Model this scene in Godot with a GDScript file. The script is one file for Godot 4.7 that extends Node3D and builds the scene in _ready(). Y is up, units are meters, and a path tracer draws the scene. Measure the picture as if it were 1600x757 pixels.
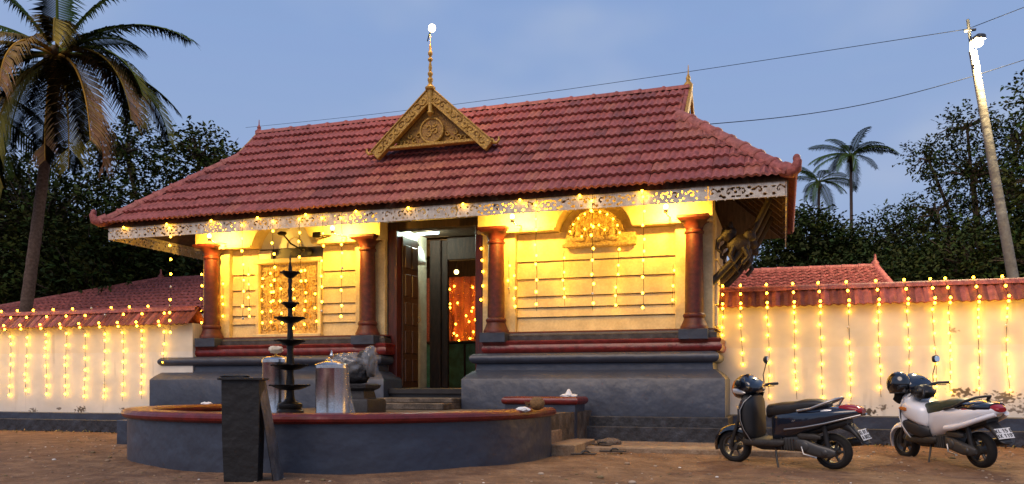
extends Node3D
# A temple gatehouse at dusk. Units are metres, y is up, the camera stands near the origin and looks along -z.

class MB:
	var v := PackedVector3Array()
	var n := PackedVector3Array()
	var uv := PackedVector2Array()
	var col := PackedColorArray()
	var tint := Color(1, 1, 1)
	func _p(p: Vector3, m: Vector3, t := Vector2.ZERO) -> void:
		v.push_back(p); n.push_back(m); uv.push_back(t); col.push_back(tint)
	# corners run counter-clockwise seen from outside
	func tri(a: Vector3, b: Vector3, c: Vector3) -> void:
		var m := (b - a).cross(c - a).normalized()
		_p(a, m); _p(c, m); _p(b, m)
	func quad(a: Vector3, b: Vector3, c: Vector3, d: Vector3) -> void:
		var m := (c - a).cross(d - b).normalized()
		_p(a, m, Vector2(0, 1)); _p(c, m, Vector2(1, 0)); _p(b, m, Vector2(1, 1))
		_p(a, m, Vector2(0, 1)); _p(d, m, Vector2(0, 0)); _p(c, m, Vector2(1, 0))
	func squad(a: Vector3, b: Vector3, c: Vector3, d: Vector3, na: Vector3, nb: Vector3, nc: Vector3, nd: Vector3) -> void:
		_p(a, na); _p(c, nc); _p(b, nb)
		_p(a, na); _p(d, nd); _p(c, nc)
	func box(c: Vector3, s: Vector3, b := 0.0) -> void:
		xbox(Transform3D(Basis(), c), s, b)
	func xbox(x: Transform3D, s: Vector3, b := 0.0) -> void:
		var h := s * 0.5
		b = minf(b, minf(h.x, minf(h.y, h.z)) * 0.9)
		if b <= 0.0:
			for k in 3:
				for sg in [-1.0, 1.0]:
					var a := Vector3.ZERO; var u := Vector3.ZERO; var w := Vector3.ZERO
					a[k] = h[k] * sg; u[(k + 1) % 3] = h[(k + 1) % 3]; w[(k + 2) % 3] = h[(k + 2) % 3] * sg
					quad(x * (a - u - w), x * (a + u - w), x * (a + u + w), x * (a - u + w))
			return
		for k in 3:
			var i := (k + 1) % 3; var j := (k + 2) % 3
			for sg in [-1.0, 1.0]:
				var a := Vector3.ZERO; var u := Vector3.ZERO; var w := Vector3.ZERO
				a[k] = h[k] * sg; u[i] = h[i] - b; w[j] = (h[j] - b) * sg
				quad(x * (a - u - w), x * (a + u - w), x * (a + u + w), x * (a - u + w))
			for si in [-1.0, 1.0]:
				for sj in [-1.0, 1.0]:
					var p := Vector3.ZERO; var q := Vector3.ZERO; var l := Vector3.ZERO
					p[i] = h[i] * si; p[j] = (h[j] - b) * sj
					q[i] = (h[i] - b) * si; q[j] = h[j] * sj
					l[k] = (h[k] - b) * si * sj
					quad(x * (p - l), x * (q - l), x * (q + l), x * (p + l))
		for sx in [-1.0, 1.0]:
			for sy in [-1.0, 1.0]:
				for sz in [-1.0, 1.0]:
					var p := Vector3(h.x * sx, (h.y - b) * sy, (h.z - b) * sz)
					var q := Vector3((h.x - b) * sx, h.y * sy, (h.z - b) * sz)
					var r := Vector3((h.x - b) * sx, (h.y - b) * sy, h.z * sz)
					if sx * sy * sz > 0: tri(x * p, x * q, x * r)
					else: tri(x * p, x * r, x * q)
	# a smooth sheet through rows of points; outside is on the side of (along row) x (row to next row)
	func sheet(g: Array, closed := false) -> void:
		var rows := g.size(); var cols: int = g[0].size()
		var nr := []
		for i in rows:
			var r := PackedVector3Array()
			for j in cols:
				var ja := j - 1; var jb := j + 1
				if closed: ja = (j - 1 + cols) % cols; jb = (j + 1) % cols
				else: ja = maxi(ja, 0); jb = mini(jb, cols - 1)
				var du: Vector3 = g[i][jb] - g[i][ja]
				var dv: Vector3 = g[mini(i + 1, rows - 1)][j] - g[maxi(i - 1, 0)][j]
				var m := du.cross(dv)
				if m.length() < 1e-10:
					var i2 := 1 if i == 0 else rows - 2
					m = (g[i2][jb] - g[i2][ja]).cross(dv)
				r.push_back(m.normalized() if m.length() > 1e-12 else Vector3.UP)
			nr.append(r)
		for i in rows - 1:
			for j in (cols if closed else cols - 1):
				var k := (j + 1) % cols
				squad(g[i][j], g[i][k], g[i + 1][k], g[i + 1][j], nr[i][j], nr[i][k], nr[i + 1][k], nr[i + 1][j])
	func fan(ring: Array, up: bool) -> void:
		var c := Vector3.ZERO
		for p in ring: c += p
		c /= ring.size()
		for j in ring.size():
			var k := (j + 1) % ring.size()
			if up: tri(c, ring[j], ring[k])
			else: tri(c, ring[k], ring[j])
	# profile points (radius, height) from the bottom up, turned about a vertical axis; sharp corners stay sharp
	func lathe(at: Vector3, prof: Array, seg := 20, sq := 0.0) -> void:
		for i in prof.size() - 1:
			var a: Vector2 = prof[i]; var b: Vector2 = prof[i + 1]
			var d := b - a
			if d.length() < 1e-6: continue
			var m := Vector2(d.y, -d.x).normalized()
			var ma := m; var mb := m
			if i > 0:
				var e: Vector2 = a - prof[i - 1]; var me := Vector2(e.y, -e.x).normalized()
				if me.dot(m) > 0.7: ma = (m + me).normalized()
			if i < prof.size() - 2:
				var e2: Vector2 = prof[i + 2] - b; var me2 := Vector2(e2.y, -e2.x).normalized()
				if me2.dot(m) > 0.7: mb = (m + me2).normalized()
			for j in seg:
				var t0 := TAU * (j + sq) / seg; var t1 := TAU * (j + 1 + sq) / seg
				var c0 := Vector3(cos(t0), 0, -sin(t0)); var c1 := Vector3(cos(t1), 0, -sin(t1))
				var f0 := c0; var f1 := c1
				if sq > 0.0: f0 = (c0 + c1).normalized(); f1 = f0
				squad(at + c0 * a.x + Vector3.UP * a.y, at + c1 * a.x + Vector3.UP * a.y, at + c1 * b.x + Vector3.UP * b.y, at + c0 * b.x + Vector3.UP * b.y,
					f0 * ma.x + Vector3.UP * ma.y, f1 * ma.x + Vector3.UP * ma.y, f1 * mb.x + Vector3.UP * mb.y, f0 * mb.x + Vector3.UP * mb.y)
	func tube(pts: Array, r0: float, r1 := -1.0, seg := 8, caps := true) -> void:
		if r1 < 0.0: r1 = r0
		var g := []
		var side := Vector3.ZERO
		for i in pts.size():
			var t: Vector3 = (pts[mini(i + 1, pts.size() - 1)] - pts[maxi(i - 1, 0)]).normalized()
			if side == Vector3.ZERO: side = t.cross(Vector3.UP if absf(t.y) < 0.9 else Vector3.RIGHT).normalized()
			side = (side - t * side.dot(t)).normalized()
			var o := side.cross(t)
			var r := lerpf(r0, r1, float(i) / maxi(pts.size() - 1, 1))
			var ring := PackedVector3Array()
			for j in seg:
				var a := TAU * j / seg
				ring.push_back(pts[i] + (side * cos(a) - o * sin(a)) * r)
			g.append(ring)
		sheet(g, true)
		if caps:
			fan(g[0], false); fan(g[-1], true)
	# rounded-box rings along x: [x, y centre, half width, half height, power, z centre]
	func loft(secs: Array, seg := 20, x := Transform3D()) -> void:
		var g := []
		for s in secs:
			var ring := PackedVector3Array()
			var e: float = 2.0 / s[4]
			for j in seg:
				var a := -TAU * j / seg
				var ca := cos(a); var sa := sin(a)
				ring.push_back(x * Vector3(s[0], s[1] + s[3] * signf(sa) * pow(absf(sa), e), (s[5] if s.size() > 5 else 0.0) + s[2] * signf(ca) * pow(absf(ca), e)))
			g.append(ring)
		sheet(g, true)
		fan(g[0], false); fan(g[-1], true)
	# rectangle footprint x0..x1, z0..z1 grown by the profile's offset at each height
	func rloft(x0: float, x1: float, z0: float, z1: float, prof: Array, lid := true) -> void:
		var corners := func(o: float, y: float) -> Array:
			return [Vector3(x0 - o, y, z1 + o), Vector3(x1 + o, y, z1 + o), Vector3(x1 + o, y, z0 - o), Vector3(x0 - o, y, z0 - o)]
		var fn := [Vector3(0, 0, 1), Vector3(1, 0, 0), Vector3(0, 0, -1), Vector3(-1, 0, 0)]
		for i in prof.size() - 1:
			var a: Vector2 = prof[i]; var b: Vector2 = prof[i + 1]
			var d := b - a
			var m := Vector2(d.y, -d.x).normalized()
			var ma := m; var mb := m
			if i > 0:
				var e: Vector2 = a - prof[i - 1]; var me := Vector2(e.y, -e.x).normalized()
				if me.dot(m) > 0.8: ma = (m + me).normalized()
			if i < prof.size() - 2:
				var e2: Vector2 = prof[i + 2] - b; var me2 := Vector2(e2.y, -e2.x).normalized()
				if me2.dot(m) > 0.8: mb = (m + me2).normalized()
			var p: Array = corners.call(a.x, a.y); var q: Array = corners.call(b.x, b.y)
			for k in 4:
				var l := (k + 1) % 4
				var na: Vector3 = fn[k] * ma.x + Vector3.UP * ma.y; var nb: Vector3 = fn[k] * mb.x + Vector3.UP * mb.y
				squad(p[k], p[l], q[l], q[k], na, na, nb, nb)
		if lid:
			var t: Array = corners.call(prof[-1].x, prof[-1].y)
			quad(t[0], t[1], t[2], t[3])
			t = corners.call(prof[0].x, prof[0].y)
			quad(t[3], t[2], t[1], t[0])
	# a flat outline in the x-y plane (counter-clockwise seen from +z), made solid from z0 back to z1
	func prism(pts: PackedVector2Array, z0: float, z1: float, x := Transform3D()) -> void:
		var t := Geometry2D.triangulate_polygon(pts)
		for i in range(0, t.size(), 3):
			var a := pts[t[i]]; var b := pts[t[i + 1]]; var c := pts[t[i + 2]]
			if (b - a).cross(c - a) < 0.0:
				var q := b; b = c; c = q
			tri(x * Vector3(a.x, a.y, z0), x * Vector3(b.x, b.y, z0), x * Vector3(c.x, c.y, z0))
			tri(x * Vector3(a.x, a.y, z1), x * Vector3(c.x, c.y, z1), x * Vector3(b.x, b.y, z1))
		for i in pts.size():
			var a := pts[i]; var b := pts[(i + 1) % pts.size()]
			quad(x * Vector3(a.x, a.y, z1), x * Vector3(b.x, b.y, z1), x * Vector3(b.x, b.y, z0), x * Vector3(a.x, a.y, z0))
	func ball(c: Vector3, r: Vector3, seg := 14, rows := 9, wob := 0.0, fn: FastNoiseLite = null) -> void:
		var g := []
		for i in rows + 1:
			var a := PI * i / rows - PI / 2
			var ring := PackedVector3Array()
			for j in seg:
				var b := -TAU * j / seg
				var d := Vector3(cos(a) * cos(b), sin(a), cos(a) * sin(b))
				var k := 1.0
				if fn: k += wob * fn.get_noise_3dv(d * 100.0 + c * 37.0)
				ring.push_back(c + d * r * k)
			g.append(ring)
		sheet(g, true)
	func mesh() -> ArrayMesh:
		var a := []
		a.resize(Mesh.ARRAY_MAX)
		a[Mesh.ARRAY_VERTEX] = v; a[Mesh.ARRAY_NORMAL] = n; a[Mesh.ARRAY_TEX_UV] = uv; a[Mesh.ARRAY_COLOR] = col
		var m := ArrayMesh.new()
		m.add_surface_from_arrays(Mesh.PRIMITIVE_TRIANGLES, a)
		return m

var M := {}
var taken := {}
var rng := RandomNumberGenerator.new()

func numbered(called: String) -> String:
	taken[called] = taken.get(called, -1) + 1
	return called if taken[called] == 0 else "%s_%03d" % [called, taken[called]]

func tag(o: Node, label: String, category: String, group := "", kind := "") -> Node:
	if label: o.set_meta("label", label)
	if category: o.set_meta("category", category)
	if group: o.set_meta("group", group)
	if kind: o.set_meta("kind", kind)
	return o

func thing(called: String, label: String, category: String, at := Vector3.ZERO, turn := 0.0, group := "") -> Node3D:
	var o := Node3D.new()
	o.name = numbered(called)
	add_child(o)
	o.position = at; o.rotation.y = turn
	tag(o, label, category, group)
	return o

func inst(mesh: Mesh, called: String, m: Material, parent: Node = null) -> MeshInstance3D:
	var o := MeshInstance3D.new()
	o.mesh = mesh
	o.material_override = m
	o.name = called if parent else numbered(called)
	(parent if parent else self).add_child(o, true)
	return o

func obj(b: MB, called: String, m: Material, parent: Node = null) -> MeshInstance3D:
	return inst(b.mesh(), called, m, parent)

func setting(b: MB, called: String, m: Material) -> MeshInstance3D:
	var o := obj(b, called, m)
	o.set_meta("kind", "structure")
	return o

func noise(freq: float, sd: int, oct := 4) -> FastNoiseLite:
	var f := FastNoiseLite.new()
	f.noise_type = FastNoiseLite.TYPE_SIMPLEX_SMOOTH
	f.seed = sd; f.frequency = freq
	f.fractal_octaves = oct
	return f

# grey mottle between lo and hi, to multiply a colour with
func mottle(sd: int, freq: float, lo: float, hi: float, size := 384, warm := 0.0, streak := 1.0, speck := 0.0) -> ImageTexture:
	var im := Image.create(size, size, false, Image.FORMAT_RGB8)
	var a := noise(freq, sd, 5); var b := noise(freq * 7.0, sd + 9, 3); var c := noise(0.45, sd + 5, 1)
	var base := a.get_seamless_image(size, size)
	var fine := b.get_seamless_image(size, size)
	var grit := c.get_seamless_image(size, size)
	for y in size:
		for x in size:
			var t := base.get_pixel(x, int(y / streak) % size).r * 0.62 + fine.get_pixel(x, int(y / streak) % size).r * 0.38
			t = clampf((t - 0.5) * 1.5 + 0.5, 0, 1)
			var g := lerpf(lo, hi, t)
			if speck > 0.0: g *= 1.0 - speck * smoothstep(0.55, 0.85, grit.get_pixel(x, y).r)
			im.set_pixel(x, y, Color(g, g * (1.0 - warm * (1.0 - t)), g * (1.0 - 1.8 * warm * (1.0 - t))))
	im.generate_mipmaps()
	return ImageTexture.create_from_image(im)

var textures := {}
func mat(key: String, c: Color, rough: float, tex: Texture2D = null, scale := 1.0, metal := 0.0, bump: Texture2D = null, depth := 0.5) -> StandardMaterial3D:
	var m := StandardMaterial3D.new()
	m.albedo_color = c.linear_to_srgb()
	m.roughness = rough
	m.metallic = metal
	if tex or bump:
		m.uv1_triplanar = true
		m.uv1_world_triplanar = true
		m.uv1_scale = Vector3.ONE * scale
	if tex: m.albedo_texture = tex
	if bump:
		m.normal_enabled = true
		m.normal_texture = bump
		m.normal_scale = depth
	M[key] = m
	return m

func glow(key: String, c: Color, energy: float) -> StandardMaterial3D:
	var m := StandardMaterial3D.new()
	m.albedo_color = c
	m.emission_enabled = true
	m.emission = c
	m.emission_energy_multiplier = energy
	M[key] = m
	return m

func omni(parent: Node, at: Vector3, c: Color, e: float, size: float, called := "lamp_light") -> OmniLight3D:
	var l := OmniLight3D.new()
	l.name = called
	l.light_color = c; l.light_energy = e; l.light_size = size
	l.omni_range = 40.0; l.omni_attenuation = 2.0
	l.shadow_enabled = true
	parent.add_child(l, true)
	l.position = at
	return l

func bump_tex(sd: int, freq: float, strength: float, size := 256) -> ImageTexture:
	var im := noise(freq, sd, 5).get_seamless_image(size, size)
	im.convert(Image.FORMAT_RGBA8)
	im.bump_map_to_normal_map(strength)
	im.generate_mipmaps()
	return ImageTexture.create_from_image(im)

func materials() -> void:
	var t1 := mottle(3, 0.012, 0.72, 1.0, 384, 0.06)
	var t0 := mottle(7, 0.014, 0.84, 1.0, 384, 0.03)
	var t2 := mottle(11, 0.02, 0.55, 1.0, 384, 0.1, 1.0, 0.25)
	var grimy := mottle(21, 0.009, 0.45, 1.0, 512, 0.05, 1.0, 0.12)
	var smooth := mottle(23, 0.011, 0.86, 1.0, 512, 0.04, 1.0, 0.06)
	var streaky := mottle(31, 0.03, 0.5, 1.0, 384, 0.04, 6.0)
	var earth := mottle(41, 0.01, 0.66, 1.0, 512, 0.1, 1.0, 0.35)
	var b1 := bump_tex(5, 0.03, 6.0); var b2 := bump_tex(6, 0.08, 8.0)
	for i in 6:
		mat("tile%d" % i, [Color(0.59, 0.165, 0.138), Color(0.55, 0.152, 0.13), Color(0.64, 0.19, 0.15), Color(0.60, 0.195, 0.155), Color(0.40, 0.12, 0.10), Color(0.66, 0.225, 0.155)][i], 0.62, t2, 0.9 + 0.2 * i, 0.0, b2, 0.35)
	mat("old_tile", Color(0.33, 0.085, 0.06), 0.7, t2, 1.3, 0.0, b2, 0.5)
	mat("cream", Color(0.78, 0.64, 0.34), 0.6, t0, 0.5, 0.0, b1, 0.15)
	mat("pale", Color(0.76, 0.68, 0.52), 0.65, t0, 0.6, 0.0, b1, 0.15)
	mat("slate", Color(0.045, 0.058, 0.088), 0.42, smooth, 0.3, 0.0, b1, 0.2)
	mat("slate_worn", Color(0.050, 0.057, 0.074), 0.6, grimy, 0.9, 0.0, b1, 0.35)
	mat("band", Color(0.085, 0.08, 0.085), 0.5, t2, 0.8, 0.0, b1, 0.2)
	mat("red", Color(0.25, 0.021, 0.018), 0.34, t2, 0.7, 0.0, b1, 0.2)
	mat("oxide", Color(0.155, 0.022, 0.013), 0.55, t2, 1.4, 0.0, b1, 0.12)
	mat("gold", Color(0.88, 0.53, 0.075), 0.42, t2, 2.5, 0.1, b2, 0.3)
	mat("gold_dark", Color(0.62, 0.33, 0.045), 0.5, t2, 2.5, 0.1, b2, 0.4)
	mat("fret", Color(0.80, 0.76, 0.66), 0.55, t1, 1.5)
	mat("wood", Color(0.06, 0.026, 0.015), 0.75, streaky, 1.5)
	mat("door_wood", Color(0.11, 0.045, 0.022), 0.4, streaky, 2.0)
	mat("rafter", Color(0.17, 0.10, 0.05), 0.6, streaky, 1.5)
	mat("dark_wood", Color(0.045, 0.028, 0.02), 0.55, streaky, 2.0, 0.0, b2, 0.5)
	mat("carved", Color(0.86, 0.66, 0.26), 0.55, t2, 2.0, 0.0, b2, 0.6)
	mat("earth", Color(0.31, 0.182, 0.092), 0.95, earth, 0.37, 0.0, b2, 0.35)
	mat("concrete", Color(0.36, 0.26, 0.165), 0.85, t1, 0.8, 0.0, b2, 0.2)
	mat("landing", Color(0.20, 0.16, 0.12), 0.6, grimy, 0.9, 0.0, b1, 0.3)
	mat("step_stone", Color(0.03, 0.028, 0.028), 0.4, t1, 1.0)
	mat("iron", Color(0.018, 0.017, 0.017), 0.42, t2, 3.0, 0.5, b2, 0.3)
	mat("black_metal", Color(0.009, 0.0085, 0.0085), 0.6, t1, 0.8, 0.0, b1, 0.3)
	mat("sheet_metal", Color(0.19, 0.20, 0.22), 0.45, grimy, 1.2, 0.3, b1, 0.3)
	mat("steel", Color(0.80, 0.80, 0.80), 0.25, t1, 1.2, 1.0)
	mat("stone", Color(0.035, 0.035, 0.038), 0.55, t2, 2.0, 0.0, b2, 0.6)
	mat("bark", Color(0.15, 0.105, 0.075), 0.9, streaky, 1.0, 0.0, b2, 1.0)
	mat("palm_bark", Color(0.19, 0.13, 0.10), 0.9, t2, 1.6, 0.0, b2, 1.0)
	mat("pole", Color(0.27, 0.26, 0.22), 0.85, t1, 0.6, 0.0, b1, 0.15)
	mat("wire", Color(0.008, 0.008, 0.008), 1.0).metallic_specular = 0.05
	mat("white", Color(0.74, 0.74, 0.72), 0.5)
	mat("husk", Color(0.40, 0.24, 0.09), 0.85, t2, 5.0, 0.0, b2, 1.0)
	mat("green", Color(0.14, 0.40, 0.28), 0.5, t1, 1.0)
	mat("sandal", Color(0.06, 0.045, 0.035), 0.7)
	mat("rubble", Color(0.30, 0.24, 0.18), 0.9, t2, 3.0, 0.0, b2, 1.0)
	# vehicles
	var paint := mat("black_paint", Color(0.006, 0.007, 0.010), 0.2)
	paint.clearcoat_enabled = true; paint.clearcoat = 1.0; paint.clearcoat_roughness = 0.06
	paint = mat("blue_paint", Color(0.006, 0.010, 0.021), 0.2)
	paint.clearcoat_enabled = true; paint.clearcoat = 1.0; paint.clearcoat_roughness = 0.06
	paint = mat("white_paint", Color(0.76, 0.76, 0.78), 0.3)
	paint.clearcoat_enabled = true; paint.clearcoat = 0.8; paint.clearcoat_roughness = 0.1
	mat("plastic", Color(0.016, 0.016, 0.017), 0.5)
	mat("grey_plastic", Color(0.055, 0.052, 0.047), 0.6, t2, 3.0)
	mat("rubber", Color(0.016, 0.015, 0.014), 0.85, t2, 4.0)
	mat("alloy", Color(0.45, 0.43, 0.40), 0.35, null, 1.0, 0.9)
	mat("casing", Color(0.075, 0.073, 0.07), 0.45, null, 4.0, 0.5)
	mat("frame_wood", Color(0.13, 0.018, 0.012), 0.4, streaky, 1.5)
	mat("chrome", Color(0.72, 0.71, 0.70), 0.12, null, 1.0, 1.0)
	mat("seat", Color(0.016, 0.015, 0.015), 0.48, t1, 4.0)
	mat("green_seat", Color(0.05, 0.075, 0.05), 0.45, t1, 4.0)
	mat("red_lens", Color(0.28, 0.01, 0.012), 0.12)
	mat("clear_lens", Color(0.62, 0.60, 0.57), 0.1, null, 1.0, 0.35)
	mat("amber_lens", Color(0.5, 0.16, 0.03), 0.12)
	mat("mirror_glass", Color(0.8, 0.82, 0.85), 0.03, null, 1.0, 1.0)
	mat("plate", Color(0.72, 0.71, 0.68), 0.45)
	mat("ink", Color(0.02, 0.02, 0.02), 0.6)
	mat("red_cloth", Color(0.45, 0.10, 0.085), 0.6, t2, 3.0)
	mat("sequin", Color(0.9, 0.6, 0.3), 0.15, null, 1.0, 1.0)
	var film := mat("plastic_film", Color(0.75, 0.74, 0.72), 0.12)
	film.transparency = BaseMaterial3D.TRANSPARENCY_ALPHA
	film.albedo_color.a = 0.15
	var leaf := StandardMaterial3D.new()
	M.tile_mixed = M.tile0.duplicate()
	M.tile_mixed.vertex_color_use_as_albedo = true
	leaf.vertex_color_use_as_albedo = true
	leaf.roughness = 0.85
	leaf.metallic_specular = 0.15
	leaf.backlight_enabled = true
	leaf.backlight = Color(0.05, 0.08, 0.02)
	M.leaf = leaf
	var vc := StandardMaterial3D.new()
	vc.vertex_color_use_as_albedo = true
	vc.roughness = 0.7
	M.vertex = vc
	glow("bulb", Color(1.0, 0.72, 0.16), 20.0)
	glow("warm_lamp", Color(1.0, 0.84, 0.5), 6.0)
	glow("street_glow", Color(1.0, 0.98, 0.88), 12.0)
	glow("finial_glow", Color(1.0, 0.88, 0.66), 10.0)
	glow("cool_lamp", Color(0.82, 0.95, 1.0), 5.0)

func _ready() -> void:
	rng.seed = 7
	# --- camera, sky, sun, exposure
	var cam := Camera3D.new()
	cam.name = "camera"
	add_child(cam)
	cam.position = Vector3(0, 0.9, 0)
	cam.rotation_degrees = Vector3(0, 17.85, 0)
	cam.projection = Camera3D.PROJECTION_FRUSTUM
	cam.near = 0.1; cam.far = 400.0
	cam.size = 0.1 * 757.0 / 1320.0
	cam.frustum_offset = Vector2(0, 0.1 * 221.5 / 1320.0)
	cam.current = true
	var env := Environment.new()
	env.background_mode = Environment.BG_SKY
	env.sky = Sky.new()
	env.sky.sky_material = dusk_sky()
	env.background_energy_multiplier = 1.0
	env.tonemap_mode = Environment.TONE_MAPPER_LINEAR
	env.tonemap_exposure = 1.35
	env.sdfgi_enabled = true; env.ssao_enabled = true; env.ssil_enabled = true
	var we := WorldEnvironment.new()
	we.name = "environment"
	we.environment = env
	add_child(we)
	var sun := DirectionalLight3D.new()
	sun.name = "afterglow"
	sun.light_color = Color(1.0, 0.9, 0.82)
	sun.light_energy = 0.5
	sun.light_angular_distance = 40.0
	sun.shadow_enabled = true
	add_child(sun)
	sun.rotation_degrees = Vector3(-48, -14, 0)
	# --- the place
	materials()
	ground()
	compound_walls()
	back_buildings()
	temple()
	forecourt()
	trees()
	street_lamp()
	lights()
	furnishings()
	scooters()
	litter()

func dusk_sky() -> PanoramaSkyMaterial:
	var w := 1024; var h := 512
	var im := Image.create(w, h, false, Image.FORMAT_RGB8)
	var f := noise(1.6, 77, 5)
	for y in h:
		var el := PI * (0.5 - (y + 0.5) / h)
		var t := clampf(el / 0.55, 0, 1)
		var c := Color(0.60, 0.65, 0.745).lerp(Color(0.445, 0.55, 0.725), pow(t, 0.75))
		if el > 0.55: c = c.lerp(Color(0.38, 0.49, 0.69), clampf((el - 0.55) / 1.0, 0, 1))
		for x in w:
			var a := TAU * (x + 0.5) / w
			var d := Vector3(cos(a) * cos(el), sin(el) * 2.6, sin(a) * cos(el))
			var k := f.get_noise_3dv(d)
			var q := c.lerp(Color(0.635, 0.67, 0.75), clampf(0.7 * smoothstep(-0.15, 0.5, k), 0, 1))
			im.set_pixel(x, y, q)
	var m := PanoramaSkyMaterial.new()
	m.panorama = ImageTexture.create_from_image(im)
	return m

var gn: FastNoiseLite
func ground_y(x: float, z: float) -> float:
	return gn.get_noise_2d(x * 10.0, z * 10.0) * 0.028 + gn.get_noise_2d(x * 70.0 + 300.0, z * 70.0) * 0.005 - 0.05 * smoothstep(-2.2, -0.8, x) * smoothstep(-11.4, -9.8, z)

func ground() -> void:
	gn = noise(0.05, 5, 4)
	var b := MB.new()
	var xs := []; var zs := []
	var x := -140.0
	while x < 120.0:
		xs.append(x)
		x += 0.07 if x > -13.0 and x < 6.0 else (0.5 if x > -20.0 and x < 12.0 else 10.0)
	var z := 25.0
	while z > -160.0:
		zs.append(z)
		z -= 0.07 if z < -4.0 and z > -13.0 else (0.5 if z < 0.0 and z > -24.0 else 5.0)
	var g := []
	for zz in zs:
		var r := PackedVector3Array()
		for xx in xs: r.push_back(Vector3(xx, ground_y(xx, zz), zz))
		g.append(r)
	# rows run towards -z: along x crossed with -z is up
	b.sheet(g)
	setting(b, "ground", M.earth)
	# cast concrete apron along the plinth
	b = MB.new()
	b.rloft(-3.0, 0.55, -12.6, -10.95, [Vector2(0, -0.1), Vector2(0, 0.05), Vector2(-0.02, 0.065)])
	setting(b, "apron", M.concrete)

# one clay tile: two waves wide, thick lower lip
func tile_mesh(w: float, l: float, lift: float, amp: float, waves := 2.0, n := 10, thick := 0.022) -> MB:
	var b := MB.new()
	var top := []
	for k in 2:
		var r := PackedVector3Array()
		for i in n + 1:
			var u := w * i / n
			r.push_back(Vector3(u, (lift if k == 0 else 0.004) + amp * (1.0 - cos(TAU * waves * i / n)) * 0.5, 0.0 if k == 0 else -l))
		top.append(r)
	b.sheet(top)
	for i in n:
		var a: Vector3 = top[0][i]; var c: Vector3 = top[0][i + 1]
		b.quad(a - Vector3(0, thick, 0), c - Vector3(0, thick, 0), c, a)
	return b

const EAVE_X0 := -11.19
const EAVE_X1 := 0.12
const EAVE_D := 11.6
const EAVE_Y := 3.60
const CA := 0.7488
const SA := 0.6628
const SLOPE := 3.14

func roof_limits(s: float) -> Vector2:
	var k := minf(s * CA, 1.64)
	return Vector2(EAVE_X0 + k, EAVE_X1 - k)

func clip_x(b: MB, x: Transform3D, lim: Callable) -> MB:
	var o := MB.new()
	o.n = b.n; o.uv = b.uv; o.col = b.col
	for p in b.v: o.v.push_back(lim.call(x * p))
	return o

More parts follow.
